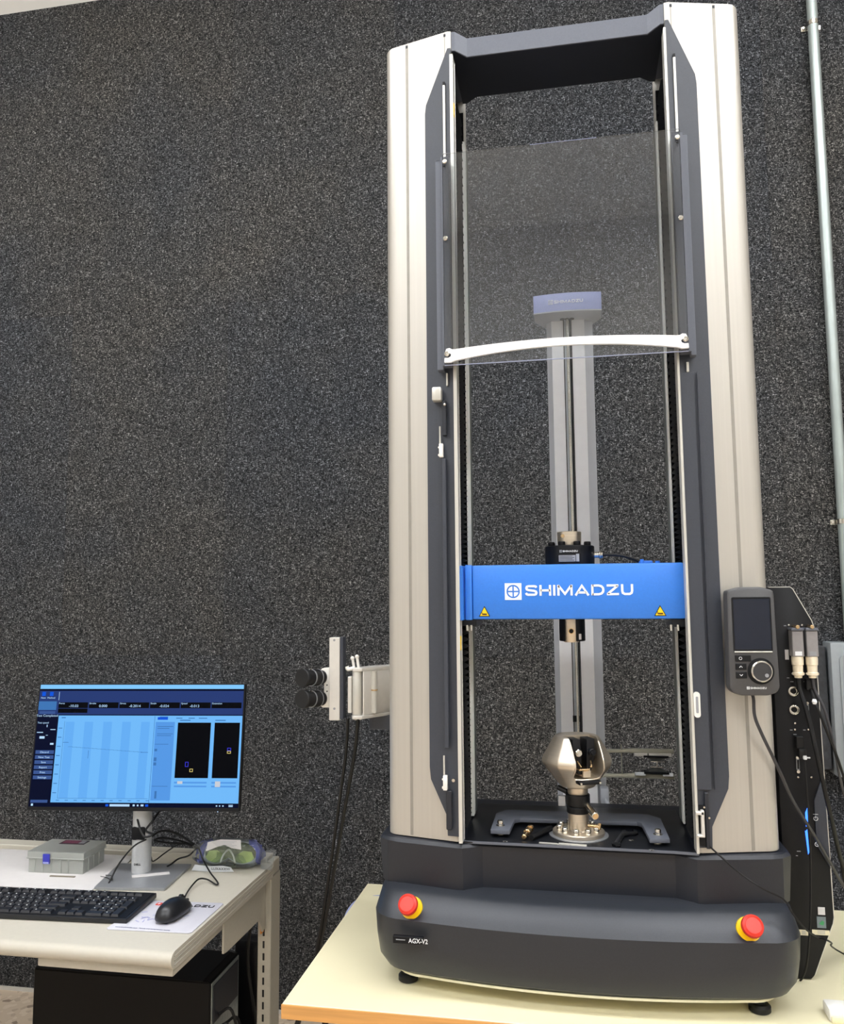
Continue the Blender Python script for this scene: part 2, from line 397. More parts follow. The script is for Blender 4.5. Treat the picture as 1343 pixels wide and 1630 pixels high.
for ix, lx, iy, ly in [(i, x, k, y) for i, x in enumerate((-2.7, -0.9, 0.9, 2.4)) for k, y in enumerate((-3.0, -0.7, -4.35)) if k < 2 or i in (0, 3)]:  # rear pair is added frontal fill, kept out of the shield's reflections
    if True:
        L = thing('ceiling_light', ('middle', 'front', 'added rear fill')[iy] + ' row recessed ceiling light panel, ' + ('leftmost', 'second from the left', 'second from the right', 'rightmost')[ix] + ' of its row', 'ceiling light', (lx, ly, 4.27), 'ceiling light panels')
        fr = MB()
        for a in ((-.62, -.6, -.32, .32), (.6, .62, -.32, .32), (-.6, .6, -.32, -.3), (-.6, .6, .3, .32)):
            fr.box(lx + a[0], lx + a[1], ly + a[2], ly + a[3], 4.26, 4.3)
        fr.build('frame', WHITE, L); MB().box(lx - .6, lx + .6, ly - .3, ly + .3, 4.272, 4.285).build('diffuser', LAMP, L)

# ------------------------------------------------------------------ bench (right)
BZ = 0.72
bench = thing('lab_bench', 'cream topped bench with oak edge under the testing machine', 'table', (0.2, .17, 0))
MB().box(-.465, 1.3, -.098, .45, BZ - .022, BZ, .0015, 1).build('bench_top', CREAM, bench)
MB().box(-.4655, 1.3, -.1005, -.098, BZ - .0225, BZ - .0008, .0005, 1).build('edge_band', WOODEDGE, bench)
MB().box(-.38, 1.2, -.02, .0, BZ - .10, BZ - .0225).box(-.38, 1.2, .40, .42, BZ - .10, BZ - .0225).build('apron', BEIGEM, bench)
for x, y in ((-.37, -.01), (1.2, -.01), (-.37, .41), (1.2, .41)):
    MB().box(x - .02, x + .02, y - .02, y + .02, 0.008, BZ - .0225, .003).cyl((x, y, 0), (x, y, .01), .018).build('leg', BEIGEM, bench)

# ================================================================== TESTING MACHINE
def plan(h, yf, bulge, yb, rc, z, n=24, k=7):
    """one closed plan ring: straight back, rounded front corners, gently bowed front"""
    pts = [(-h, yb, z), (h, yb, z)]
    def yfr(x): return yf + bulge * (x / h) ** 2
    xc = h - rc; yc = yfr(xc) + rc
    for i in range(k + 1):
        a = -i * PI / 2 / k
        pts.append((xc + rc * math.cos(a), yc + rc * math.sin(a), z))
    for i in range(1, n):
        x = xc - 2 * xc * i / n; pts.append((x, yfr(x), z))
    for i in range(k + 1):
        a = -PI / 2 - i * PI / 2 / k
        pts.append((-xc + rc * math.cos(a), yc + rc * math.sin(a), z))
    return pts
TM = thing('testing_machine', 'tall universal testing machine with brushed steel columns and blue crosshead on the bench', 'testing machine', (0, .1, BZ))
# lower body
b = MB().loft([plan(.306, -.051, .035, .30, .05, .7475), plan(.320, -.058, .036, .31, .055, .7535), plan(.331, -.064, .036, .32, .057, .770), plan(.335, -.068, .036, .32, .058, .80),
               plan(.337, -.070, .036, .32, .058, .838), plan(.335, -.064, .036, .32, .056, .846), plan(.330, -.040, .034, .32, .05, .868), plan(.327, -.030, .033, .32, .05, .872), plan(.325, -.010, .03, .31, .05, .8755)])
base = b.build('base_cover', BASEM, TM, 28)
# upper tier with the recessed middle
def up(z, g=0.0):
    half = [(.155, .014 + g), (.186, -.004 + g), (.196, -.004 + g), (.300, .016 + g), (.320, .024 + g), (.332 - g, .040 + g), (.3335 - g, .06)]
    p = [(x, y) for x, y in half] + [(.3335 - g, .30), (-.3335 + g, .30)] + [(-x, y) for x, y in half[::-1]]
    return [(x, y, z) for x, y in p]
MB().loft([up(.872), up(.905, -.002), up(.9425, -.004), up(.9475, 0.0), up(.949, .004)]).build('base_upper_cover', DARKER, TM, 25)
# work plate, with light front edge
pl = [(-.186, -.012), (-.157, -.010), (.157, -.015), (.186, -.019), (.186, .245), (-.186, .245)]
b = MB().prism([(x, y + .012) for x, y in pl], 2, .9492, .9515, .0006)
b.build('work_plate', PLATE, TM)
MB().prism([(-.19, .002), (-.157, .0005), (.157, -.0035), (.19, -.0075), (.19, -.0055), (.157, -.0015), (-.157, .0025), (-.19, .004)], 2, .9485, .9525).build('plate_edge_trim', SLATE, TM)
# cream lip below the cover, feet
MB().loft([plan(.290, -.044, .034, .29, .05, .742), plan(.301, -.053, .036, .30, .05, .7435), plan(.301, -.053, .036, .30, .05, .7472)]).build('base_lip', CREAMLIP, TM)
for x, y in ((-.283, .012), (.271, .0), (-.27, .26), (.27, .26)):
    f = MB().lathe([(.008, .012), (.008, .024)], (x, y, BZ), 16).lathe([(.014, 0), (.0165, .002), (.0165, .009), (.013, .0125), (.0, .0125)], (x, y, BZ), 24).build('levelling_foot', RUBBER, TM)
# columns: C shaped plan, slanted front face
def column(sg):
    P = [(.190, .0), (.196, -.001), (.300, .024)]
    for i in range(1, 8):
        a = -PI / 2 + .24 + (PI / 2 - .24) * i / 7
        P.append((.2955 + .0255 * math.cos(a), .0490 + .0255 * math.sin(a)))
    P += [(.321, .185)]
    for i in range(1, 6):
        a = i * PI / 2 / 5
        P.append((.301 + .02 * math.cos(a), .193 + .02 * math.sin(a)))
    P += [(.190, .213), (.190, .209), (.297, .203), (.312, .190), (.312, .055), (.297, .031), (.196, .006), (.190, .006)]
    return [(sg * x, y) for x, y in P]
for sg in (-1, 1):
    c = MB().prism(column(sg), 2, .951, 2.398); col = c.build('column', BRUSHED, TM, 20)
    # top cap plate
    MB().prism([(sg * x, y) for x, y in ((.191, .004), (.296, .027), (.314, .045), (.317, .06), (.317, .185), (.297, .207), (.191, .207))], 2, 2.390, 2.3955).build('column_cap', SLATE, col)
    # groove line down the front face, with a small dark plug at its top
    def face(x, off=0.0): return -.001 + (x - .196) * .2404 - off
    for gx, w_ in ((.2765, .0026), (.2015, .001)):
        zz = (.953, 2.396) if gx > .25 else (2.30, 2.396)
        MB().prism([(sg * (gx - w_), face(gx - w_, .0003)), (sg * (gx + w_), face(gx + w_, .0003)), (sg * (gx + w_), face(gx + w_) + .002), (sg * (gx - w_), face(gx - w_) + .002)], 2, *zz).build('groove', GROOVE, col)
        MB().box(sg * gx - .002, sg * gx + .002, face(gx, .0008), face(gx) + .001, 2.389, 2.394).build('groove_plug', DARKER, col)
    # dark guard plate on the inner front, hexagonal ends
    GP = [(.190, 2.362), (.196, 2.362), (.2385, 2.262), (.2405, 2.245), (.2415, 1.65), (.2425, 1.070), (.2405, 1.050), (.2125, .992), (.2115, .960), (.190, .960)]
    t = bmesh.new(); fv = []; bv = []
    for x, z in GP:
        yb_ = face(max(x, .196)) + .0005
        fv.append(t.verts.new((sg * x, yb_ - .0045, z))); bv.append(t.verts.new((sg * x, yb_, z)))
    t.faces.new(fv); t.faces.new(bv[::-1])
    for i in range(len(GP)): t.faces.new((fv[i], fv[(i + 1) % len(GP)], bv[(i + 1) % len(GP)], bv[i]))
    bmesh.ops.recalc_face_normals(t, faces=t.faces); g = MB(); g._merge(t); gp = g.build('guard_plate', DARKM, TM)
    # silver slot strip of the screen runner near the top and below
    MB().box(sg * .203 - .0022, sg * .203 + .0022, -.0072, -.004, 2.142, 2.29, .0004, 1).build('runner_strip', RAIL, gp)
    MB().box(sg * .203 - .002, sg * .203 + .002, -.0075, -.004, 2.2905, 2.296).build('runner_end', BLACK, gp)
    # inner bright front rail and rear rail, dark liner inside
    MB().box(sg * .186, sg * .1905, -.0115, .0165, .952, 2.345, .0008, 1).build('front_rail', RAIL, TM)
    MB().box(sg * .1865, sg * .1895, .0157, .018, .952, 2.345).box(sg * .31, sg * .1905, .1735, .175, .952, 2.345).build('rail_seal', BLACK, TM)
    MB().box(sg * .186, sg * .190, .150, .168, .955, 2.268, .0008, 1).build('rear_rail', mat('pale_rail_coat', (236, 236, 230), .35, 0, (90, .02)), TM)
    MB().box(sg * .1855, sg * .190, .1685, .200, .955, 2.268).build('rear_post', mat('grey_green_post', (104, 108, 104), .5, 0, (90, .04)), TM)
    # ball screw bellows above and below the crosshead
    for z0, z1, ps in ((1.412, 2.30, (.0085, .019)), (.956, 1.298, (.008, .0125))):
        rings = []; z = z0; k = 0
        while z < z1:
            u = (z - z0) / (z1 - z0); pit = ps[0] + (ps[1] - ps[0]) * u
            rr = .062 if k % 2 else .051
            # square bellows around the screw, corners chamfered
            cx, cy = sg * .2470, .086
            rx, ry = rr, rr
            pts = []
            for ax, ay in ((1, .6), (.6, 1), (-.6, 1), (-1, .6), (-1, -.6), (-.6, -1), (.6, -1), (1, -.6)):
                pts.append((cx + ax * min(rx, .063) * (.985 if rr > .06 else .98), cy + ay * ry, z))
            rings.append(pts); z += pit / 2; k += 1
        MB().loft(rings).build('bellows', RUBBER, TM, 12)
    # yellow limit mark on the front rail
    zl = 2.243 if sg < 0 else None
    if sg < 0:
        for zl, hh in ((2.243, .012), (1.279, .012)):
            MB().box(-.1862, -.1847, -.0045, .004, zl - hh, zl + hh, .0003, 1).build('yellow_mark', YELLOW, TM)
    # seam lines of the guard cover below the screen
    if sg > 0:
        MB().box(.2095, .2102, -.0065, -.003, 1.05, 1.728).box(.2185, .2192, -.005, -.001, 1.05, 1.728).box(.190, .213, -.0078, -.0045, 1.05, 1.7279, .0005, 1).build('guard_cover', DARKM, TM)
# top crossbeam with chamfered ends
def beam(y0, y1, e):
    return [(-.190, y0 - .022), (-.183, y0 - .022), (-.163, y0), (.163, y0), (.183, y0 - .022), (.190, y0 - .022), (.190, y1 + .018), (.181, y1 + .018), (.160, y1), (-.160, y1), (-.181, y1 + .018), (-.190, y1 + .018)]
MB().prism(beam(.024, .150, 0), 2, 2.3605, 2.398, .0008).build('top_crossbeam', SLATE, TM, 20)
MB().prism(beam(.0255, .149, 0), 2, 2.3598, 2.3604).build('crossbeam_underside', DARKER, TM, 20)

# ---- crosshead
CZ0, CZ1 = 1.3185, 1.4115
CH = MB().box(-.166, .187, .012, .145, CZ0, CZ1, .0035, 2).build('crosshead', BLUE, TM)
MB().box(-.1785, -.1665, .0112, .135, CZ0 - .001, CZ1 + .001, .002, 2).build('end_cap', BLUE, CH)
MB().box(-.1895, -.181, .0005, .1, CZ0 - .001, CZ1 - .0005, .001, 1).box(-.183, -.1775, .018, .12, CZ0, CZ1 - .001, .001, 1).build('slider_block', BLUE, CH)
MB().box(.12, .142, .06, .10, CZ1 - .001, CZ1 + .006, .002, 2).cyl((.1235, .055, CZ1), (.1235, .055, CZ1 + .008), .003, n=10).cyl((.15, .06, CZ1), (.15, .06, CZ1 + .005), .004, n=10).build('cable_clip', BLUE, CH)
MB().box(-.19, -.162, .03, .12, CZ0 - .012, CZ0 - .0005, .001, 1).build('nut_bracket', DARKER, CH)
MB().box(.166, .19, .03, .12, CZ0 - .014, CZ0 - .0005, .001, 1).build('nut_bracket', DARKER, CH)
for x in (-.178, -.171, .165, .176):
    MB().cyl((x, .028, CZ0 - .02), (x, .028, CZ0 - .010), .0026, n=10).build('bracket_screw', CHROME, CH)
LY = .0113
tx = -.0850
e0 = at(803.5, 955, Y=LY); t0 = at(836, 948.5, Y=LY); t1 = at(1008, 948.5, Y=LY); tx = e0.x
emblem(MB(), tx, e0.z, .0285, LY).build('logo_badge', WHITEP, CH)
logo_text('logo_lettering', at(836, 931.5, Y=LY).z - t0.z, t1.x - t0.x, Matrix.Translation((t0.x, LY, t0.z)), WHITEP, CH)
for x in (-.1455, .1465):
    s_ = .0195; z0 = 1.3235
    tr = [(x - s_ / 2, z0), (x + s_ / 2, z0), (x, z0 + s_ * .92)]
    wt = MB().prism(tr, 1, LY + .0002, LY + .0012).build('warning_triangle', BLACK, CH)
    k = .80; cz = z0 + s_ * .31
    MB().prism([(x + (px_ - x) * k, cz + (pz - cz) * k) for px_, pz in tr], 1, LY - .0003, LY + .0004).build('yellow_field', YELLOW, wt)
    MB().box(x - .0035, x + .0045, LY - .0006, LY, z0 + .0028, z0 + .0052, .0008, 1).box(x - .0045, x - .0035, LY - .0006, LY, z0 + .0035, z0 + .0075).build('hand_symbol', mat('brown_black_print', (70, 42, 12), .5), wt)

# ---- small fittings on the left guard plate
lf = MB().box(-.2285, -.212, -.020, -.0015, 1.699, 1.7235, .0025, 2).build('latch_block', RAIL, TM)
MB().box(-.2115, -.2045, -.014, -.004, 1.638, 1.700, .0008, 1).build('latch_bracket', DARKER, TM)
MB().sphere((-.2065, -.015, 1.692), .0028).build('latch_bolt', CHROME, TM)
for za, zb, xx in ((1.655, 1.60, -.2165), (1.092, 1.036, -.2155)):
    MB().cyl((xx, -.008, zb + .02), (xx, -.008, za), .0015, n=10).build('hinge_pin', RAIL, TM)
    MB().box(xx - .0015, xx + .0055, -.013, -.003, zb, zb + .024, .001, 2).box(xx - .0035, xx - .001, -.011, -.007, zb + .016, zb + .019, .0006, 1).box(xx - .0035, xx - .001, -.011, -.007, zb + .002, zb + .006, .0006, 1).build('hinge_block', WHITE, TM)
MB().box(-.2135, -.2065, -.0125, -.004, 1.105, 1.597, .001, 1).build('guard_edge_bar', DARKM, TM)
MB().box(-.2125, -.203, -.0105, -.003, .972, 1.035, .001, 1).build('guard_edge_foot', DARKER, TM)
MB().box(-.2045, -.2015, -.0085, -.004, 1.727, 1.750, .0005, 1).build('runner_tail', RAIL, TM)
MB().box(.2015, .2055, -.0100, -.007, 1.728, 1.745, .0005, 1).build('runner_tail', RAIL, TM)
MB().cyl((-.2, -.009, 1.052), (-.2, -.0035, 1.052), .0028, n=12).build('plate_screw', CHROME, TM)
# oval badge and open latch on the right guard plate
ob = MB().box(.1905, .2005, -.0135, -.0078, 1.163, 1.203, .0045, 4, axis=1).build('oval_catch', WHITE, TM)
MB().box(.1935, .1975, -.0142, -.0134, 1.170, 1.196, .0015, 2, axis=1).build('catch_slot', GREYPRINT, ob)
cl = MB().box(.194, .199, -.017, -.004, .982, 1.020, .001, 1).box(.187, .199, -.017, -.008, .979, .983, .0008, 1).box(.186, .199, -.017, -.008, 1.013, 1.018, .0008, 1).build('door_catch', ALU, TM)
MB().box(.186, .2005, -.0075, -.0045, .9635, 1.026).build('catch_recess', BLACK, TM)
MB().box(.2015, .2075, -.010, -.004, .960, 1.046, .0008, 1).build('guard_edge_foot', DARKER, TM)
for z in (1.024, 1.008): MB().cyl((.207 if z < 1.02 else .2, -.012, z), (.207 if z < 1.02 else .2, -.003, z), .0016, n=10).build('plate_screw', CHROME, TM)

# ---- emergency stops
for x, z in ((-.2670, .8565), (.2530, .8565)):
    y = -.0625 + .036 * (x / .337) ** 2 + .006
    T = Matrix.Translation((x, y, z - .004)) @ Matrix.Rotation(math.radians(9 if x > 0 else -9), 4, 'Z') @ Matrix.Rotation(math.radians(57), 4, 'X')
    es = MB().lathe([(.0, -.004), (.0175, -.004), (.0185, .0), (.0175, .003), (.0, .003)], (0, 0, 0), 32).apply(T).build('emergency_stop', YELLOW, TM)
    MB().lathe([(.009, .003), (.010, .013), (.0145, .015), (.0165, .020), (.0155, .026), (.012, .0285), (.0112, .0278), (.0, .0283)], (0, 0, 0), 32).apply(T).build('stop_button', RED, es)
# name strip on the lower body
npl = MB().box(-.292, -.243, -.0655, -.058, .809, .820, .0004, 1)
npl.apply(Matrix.Translation((0, .0, 0)))
np_ = npl.build('name_strip', BLACK, TM)
text('name_lettering', 'AGX-V2', .0098, (-.2665, -.0662, .8115), WHITEP, np_, xs=.9, bold=.00005)
MB().box(-.287, -.272, -.0660, -.0653, .8145, .8157).build('small_print', GREYPRINT, np_)

# ================================================================== SCREEN (clear shield)
SH = thing('safety_shield', 'clear acrylic shield with arched white bar imitating reflected light in front of the upper machine', 'shield', (0, -.03, 1.757))
MB().box(-.203, .203, -.0335, -.0305, 1.757, 2.143, .0004, 1).build('clear_panel', GLASS, SH)
for sg in (-1, 1):
    ch = MB().box(sg * .2075, sg * .192, -.0298, -.012, 1.757, 2.139, .0008, 1).build('side_channel', SLATE, SH)
    MB().box(sg * .2075, sg * .2165, -.0238, -.006, 1.752, 2.136, .0008, 1).build('channel_flange', SLATE, ch)
    for z in (2.127, 1.985):
        MB().lathe([(.0, 0), (.0042, 0), (.0042, .002), (.003, .0032), (.0, .0032)], (0, 0, 0), 16, RX90).apply(Matrix.Translation((sg * .199, -.0336, z))).build('shield_screw', CHROME, ch)
    MB().cyl((sg * .199, -.0352, 2.1185), (sg * .199, -.0337, 2.1185), .0028, n=3).build('screw_hole', BLACK, ch)
# tube light reflection modelled as a solid arched white bar with curled ends
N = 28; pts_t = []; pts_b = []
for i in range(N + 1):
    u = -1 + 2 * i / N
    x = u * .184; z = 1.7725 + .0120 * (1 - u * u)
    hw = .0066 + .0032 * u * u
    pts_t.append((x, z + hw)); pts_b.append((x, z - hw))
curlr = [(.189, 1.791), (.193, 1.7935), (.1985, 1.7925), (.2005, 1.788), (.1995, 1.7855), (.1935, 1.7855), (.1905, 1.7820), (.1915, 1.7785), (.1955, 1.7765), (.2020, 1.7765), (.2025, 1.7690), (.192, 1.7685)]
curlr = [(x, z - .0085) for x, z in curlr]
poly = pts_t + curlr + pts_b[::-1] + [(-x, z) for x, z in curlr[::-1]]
MB().box(-.203, .203, -.0338, -.0304, 1.7562, 1.7572, .0002, 1).build('polished_edge', mat('polished_edge_blue', (176, 184, 216), .3, 0, (90, .03)), SH)
hd = MB().prism(poly, 1, -.0400, -.0336).build('reflection_arc', REFLECTION, SH, 40)
for sg in (-1, 1): MB().lathe([(.0, 0), (.0044, 0), (.0044, .003), (.003, .0042), (.0022, .003), (.0, .003)], (0, 0, 0), 20, RX90).apply(Matrix.Translation((sg * .1975, -.0400, 1.7745))).build('arc_end_screw', CHROME, hd)

# ================================================================== LOAD CELL on the crosshead
LCX, LCY = .001, .085
LC = thing('load_cell', 'black round load cell with bolt heads on top of the blue crosshead', 'load cell', (LCX, LCY, CZ1))
MB().lathe([(.042, 0), (.0435, .0015), (.0435, .033), (.042, .0345), (0, .0345)], (LCX, LCY, CZ1), 48).build('cell_body', BLACK, LC)
for i in range(8):
    a = PI / 8 + i * PI / 4
    MB().lathe([(.0055, 0), (.006, .0008), (.006, .006), (.0052, .007), (.003, .007), (.003, .004), (0, .004)], (LCX + .034 * math.cos(a), LCY + .034 * math.sin(a), CZ1 + .0345), 16).build('cap_screw', BLACK, LC)
rg = MB().lathe([(.0205, 0), (.0215, .0245), (.0205, .0255), (.014, .0255), (.014, .02), (0, .02)], (LCX, LCY, CZ1 + .0345), 40).build('steel_collar', STEEL, LC)
MB().cyl((LCX - .0115, LCY - .0195, CZ1 + .052), (LCX - .0112, LCY - .0185, CZ1 + .052), .0032, n=14).build('collar_hole', BRASS, rg)
cn = MB().cyl((LCX + .043, LCY - .004, CZ1 + .018), (LCX + .0505, LCY - .004, CZ1 + .018), .0052, n=18).cyl((LCX + .0505, LCY - .004, CZ1 + .018), (LCX + .0545, LCY - .004, CZ1 + .018), .0068, n=18, bev=.001).cyl((LCX + .0545, LCY - .004, CZ1 + .018), (LCX + .058, LCY - .004, CZ1 + .018), .0058, n=18, bev=.001).build('plug', CHROME, LC)
lb = MB().box(LCX - .0185, LCX + .010, LCY - .0455, LCY - .0425, CZ1 + .0055, CZ1 + .0165, .0002, 1)
lab = lb.box(LCX + .011, LCX + .0165, LCY - .0455, LCY - .0415, CZ1 + .0055, CZ1 + .0185).build('rating_label', GREYPRINT, LC)
for k in range(4): MB().box(LCX - .0175, LCX + .008 - .003 * (k % 2), LCY - .0458, LCY - .0454, CZ1 + .0072 + k * .0024, CZ1 + .0080 + k * .0024).build('label_line', BLACK, lab)
emblem(MB(), LCX - .017, CZ1 + .0215, .0042, LCY - .0440).build('logo_badge', GREYPRINT, LC)
logo_text('logo_lettering', .0029, .0255, Matrix.Translation((LCX - .0115, LCY - .0440, CZ1 + .0221)), WHITEP, LC)
tag(MB().tube([(LCX + .058, LCY - .004, CZ1 + .018), (LCX + .085, LCY - .004, CZ1 + .017), (LCX + .110, LCY, CZ1 + .010), (LCX + .122, LCY + .003, CZ1 + .003), (LCX + .126, LCY + .01, CZ1 + .0025)], .0024).build('cable', RUBBER),
    'short black cable curving from the load cell plug onto the blue crosshead', 'cable')

# ---- coupling hanging below the crosshead
CP = thing('coupling', 'steel and black pull coupling hanging below the blue crosshead', 'coupling', (.002, .085, CZ0 - .04))
MB().lathe([(.0215, 0), (.0225, .001), (.0225, .0398), (0, .0398)], (.002, .085, CZ0 - .0400), 36).build('outer_sleeve', BLACK, CP)
ins = MB().lathe([(.0128, 0), (.0135, .001), (.0135, .0415), (0, .0415)], (.0005, .0745, CZ0 - .0415), 32).build('steel_shank', STEEL, CP)
MB().cyl((.0005, .0606, CZ0 - .022), (.0005, .0625, CZ0 - .022), .0052, n=20).build('pin_hole', BRASS, ins)
MB().cyl((.0005, .0600, CZ0 - .022), (.0005, .0610, CZ0 - .022), .0038, n=20).build('pin_end', BLACK, ins)
MB().box(.0095, .0175, .0655, .0675, CZ0 - .037, CZ0 - .027, .0002, 1).build('small_label', PAPER, CP)

# ================================================================== LOWER GRIP on the work plate
GX, GY, GZ = .004, .070, .9515
GR = thing('wedge_grip', 'polished steel wedge grip on a bolted round flange on the black work plate', 'grip', (GX, GY, GZ))
MB().lathe([(.050, 0), (.050, .0012), (.044, .0018), (0, .0018)], (GX, GY, GZ), 48).build('seat_ring', SILVER, GR)
fl = MB().lathe([(.043, .0018), (.044, .003), (.044, .007), (.042, .0085), (.019, .0085), (.0175, .010), (.0175, .037), (0, .037)], (GX, GY, GZ), 48).build('flange', STEEL, GR)
for i in range(10):
    a = i * 2 * PI / 10 + .18
    MB().lathe([(.0048, 0), (.0052, .0008), (.0052, .0075), (.0045, .0085), (.0022, .0085), (.0022, .006), (0, .006)], (GX + .0325 * math.cos(a), GY + .0325 * math.sin(a), GZ + .0085), 14).build('flange_bolt', CHROME, fl)
# side screw of the flange
MB().cyl((GX + .016, GY - .012, GZ + .019), (GX + .036, GY - .016, GZ + .019), .0028, n=12).cyl((GX + .034, GY - .0165, GZ + .0145), (GX + .036, GY - .0155, GZ + .024), .0028, n=10).build('clamp_screw', BRASS, GR)
MB().lathe([(.0185, .037), (.0195, .0385), (.0195, .047), (.0185, .048), (.0165, .048), (.0165, .050), (.0195, .0505), (.0205, .052), (.0205, .067), (.0190, .0685), (0, .0685)], (GX, GY, GZ), 40).build('black_collar', RUBBER, GR)
MB().lathe([(.0165, .0685), (.0175, .070), (.0175, .080), (.0165, .0805), (0, .0805)], (GX, GY, GZ), 36).build('steel_neck', STEEL, GR)
hn = MB().cyl((GX + .012, GY - .012, GZ + .055), (GX + .020, GY - .030, GZ + .0495), .0055, n=18).cyl((GX + .020, GY - .030, GZ + .0495), (GX + .028, GY - .052, GZ + .0445), .0062, n=20, bev=.0008).build('lock_pin', CHROME, GR)
MB().cyl((GX + .0281, GY - .0523, GZ + .0444), (GX + .0283, GY - .0529, GZ + .0443), .0045, n=20).build('pin_end', BRASS, hn)
MB().cyl((GX - .018, GY + .002, GZ + .070), (GX - .034, GY + .008, GZ + .076), .0045, n=14).build('lock_lever', RUBBER, GR)
MB().box(GX - .0335, GX - .0205, GY - .004, GY + .006, GZ + .047, GZ + .064, .001, 1).build('grey_tag', SILVER, GR)
# faceted grip head with side window
hp = [(.026, .081), (.029, .0815), (.033, .086), (.0585, .118), (.0605, .124), (.0585, .131), (.040, .163), (.0365, .1665), (0, .1665)]
ang0 = math.radians(-66)      # window looks front right
body = MB(); body.lathe([(r, z) for r, z in hp], (0, 0, 0), 14, Matrix.Rotation(math.radians(7), 4, 'Z'))
bmesh.ops.bevel(body.bm, geom=[e for e in body.bm.edges if len(e.link_faces) == 2 and e.calc_face_angle(0) > .15], offset=.0022, segments=2, affect='EDGES', profile=.5)
Rw = Matrix.Rotation(ang0, 4, 'Z')
cut = MB().box(.0, .09, -.0252, .0252, .1000, .20, .009, 4, axis=0, T=Rw)
body = boolean_cut(body, cut)
cut = MB().box(-.09, .09, -.0105, .0105, .142, .20, .002, 2, axis=0, T=Rw @ Matrix.Rotation(PI / 2, 4, 'Z') @ Matrix.Rotation(0, 4, 'X'))
body.apply(Matrix.Translation((GX, GY, GZ))).build('grip_body', STEEL, GR, 20)
def gp_(b): return b.apply(Matrix.Translation((GX, GY, GZ)) @ Rw)
gp_(MB().box(-.01, .0, -.021, .021, .092, .160, .001, 1)).build('rear_liner', DARKER, GR)
j = gp_(MB().prism([(-.020, .164), (-.006, .164), (-.004, .106), (-.011, .106), (-.020, .135)], 0, .002, .030, .0008)).build('jaw', BLACK, GR)
j2 = gp_(MB().prism([(.020, .164), (.006, .164), (.004, .106), (.011, .106), (.020, .135)], 0, .002, .030, .0008)).build('jaw', BLACK, GR)
for sgn, jj in ((-1, j), (1, j2)):
    gp_(MB().cyl((.030, sgn * .0125, .143), (.0385, sgn * .0125, .143), .0062, n=18, bev=.001).cyl((.0385, sgn * .0125, .143), (.0415, sgn * .0125, .143), .004, n=12)).build('jaw_knob', CHROME if sgn < 0 else BLACK, jj)
    gp_(MB().cyl((.029, sgn * .012, .128), (.038, sgn * .009, .120), .0017, n=10)).build('jaw_pin', BRASS, jj)
gp_(MB().box(.004, .034, -.004, .010, .101, .113, .001, 1)).build('wedge_block', STEEL, GR)
gp_(MB().box(.004, .040, -.014, .006, .1145, .117, .0005, 1)).build('retaining_bar', BRASS, GR)
gp_(MB().box(.036, .053, -.020, .020, .0935, .0995, .002, 2)).build('window_sill', BLACK, GR)
for sgn in (-1, 1): gp_(MB().cyl((.052, sgn * .017, .0965), (.0545, sgn * .017, .0965), .0018, n=10)).build('sill_screw', CHROME, GR)

def rad(z):
    for (ra, za), (rb, zb) in zip(hp, hp[1:]):
        if za <= z <= zb and zb > za: return ra + (rb - ra) * (z - za) / (zb - za)
    return hp[-2][0]
wp = []
for y_, z_ in [(-.0260, .160), (-.0260, .140), (-.0260, .120), (-.0260, .108), (-.0230, .101), (-.014, .0995), (.0, .0995), (.014, .0995), (.0230, .101), (.0260, .108), (.0260, .120), (.0260, .140), (.0260, .160)]:
    rr_ = rad(z_) * .985; wp.append(((rr_ ** 2 - y_ ** 2) ** .5, y_, z_))
gp_(MB().tube(wp, .0016, 8, 3)).build('window_rim', STEEL, GR)

# ---- yoke bracket lying on the work plate
YK = thing('yoke_bracket', 'grey arched bracket plate bolted flat on the black work plate', 'bracket', (0, .09, .9515))
yo = [(-.143, .030), (-.143, .135), (-.128, .163), (.128, .170), (.147, .145), (.149, .022), (.117, .018), (.112, .108), (.104, .116), (-.098, .108), (-.107, .100), (-.111, .030)]
MB().prism(yo, 2, .9575, .9645, .0007).build('yoke_plate', SLATE, YK, 25)
for x, y in ((-.1285, .055), (.1325, .042)):
    MB().lathe([(.0085, -.0130), (.0085, -.0072), (0, -.0072)], (x, y, .9645), 16).lathe([(.0075, 0), (.0075, .0012), (.0048, .0014), (.0052, .007), (.0045, .009), (.002, .009), (.002, .006), (0, .006)], (x, y, .9645), 20).build('yoke_bolt', CHROME, YK)
# holes in the plate
for x, y in ((-.1165, .010), (.118, .000), (.090, .048), (.078, .085)):
    MB().lathe([(.0035, 0), (.0045, .0006), (.003, .0012), (0, .0004)], (x, y, .9515), 14).build('threaded_insert', CHROME, TM)
# ---- tools lying on the plate
tag(MB().cyl((-.0865, .020, .9572), (-.0765, .078, .9585), .0042, n=16, bev=.001).cyl((-.083, .042, .9578), (-.0805, .055, .958), .0062, n=16, bev=.001).cyl((-.079, .066, .958), (-.078, .072, .958), .006, n=16).build('pin', BRASS), 'short brass pin lying on the black plate left of the grip', 'pin')
tag(MB().cyl((-.0745, .020, .9572), (-.044, .082, .9565), .0052, n=6).build('hex_bar', BLACK), 'black hexagonal bar lying between brass pin and flange', 'tool')
wr = thing('spanner', 'black open ended spanner lying right of the grip on the plate', 'tool', (.06, .05, .9515))
hk = [(.0965, .0925)]
MB().prism([(.057, .010), (.063, .004), (.0695, .006), (.0715, .013), (.0700, .020), (.0800, .062), (.0900, .072), (.0980, .074), (.1040, .083), (.1015, .098), (.0950, .102), (.0975, .092), (.0925, .086), (.0860, .087), (.0830, .097), (.0765, .092), (.0750, .078), (.0715, .068), (.0605, .021), (.0565, .016)], 2, .9517, .9557, .0006).build('spanner_body', mat('blackened_steel', (26, 27, 31), .25, .6, (200, .05)), wr)
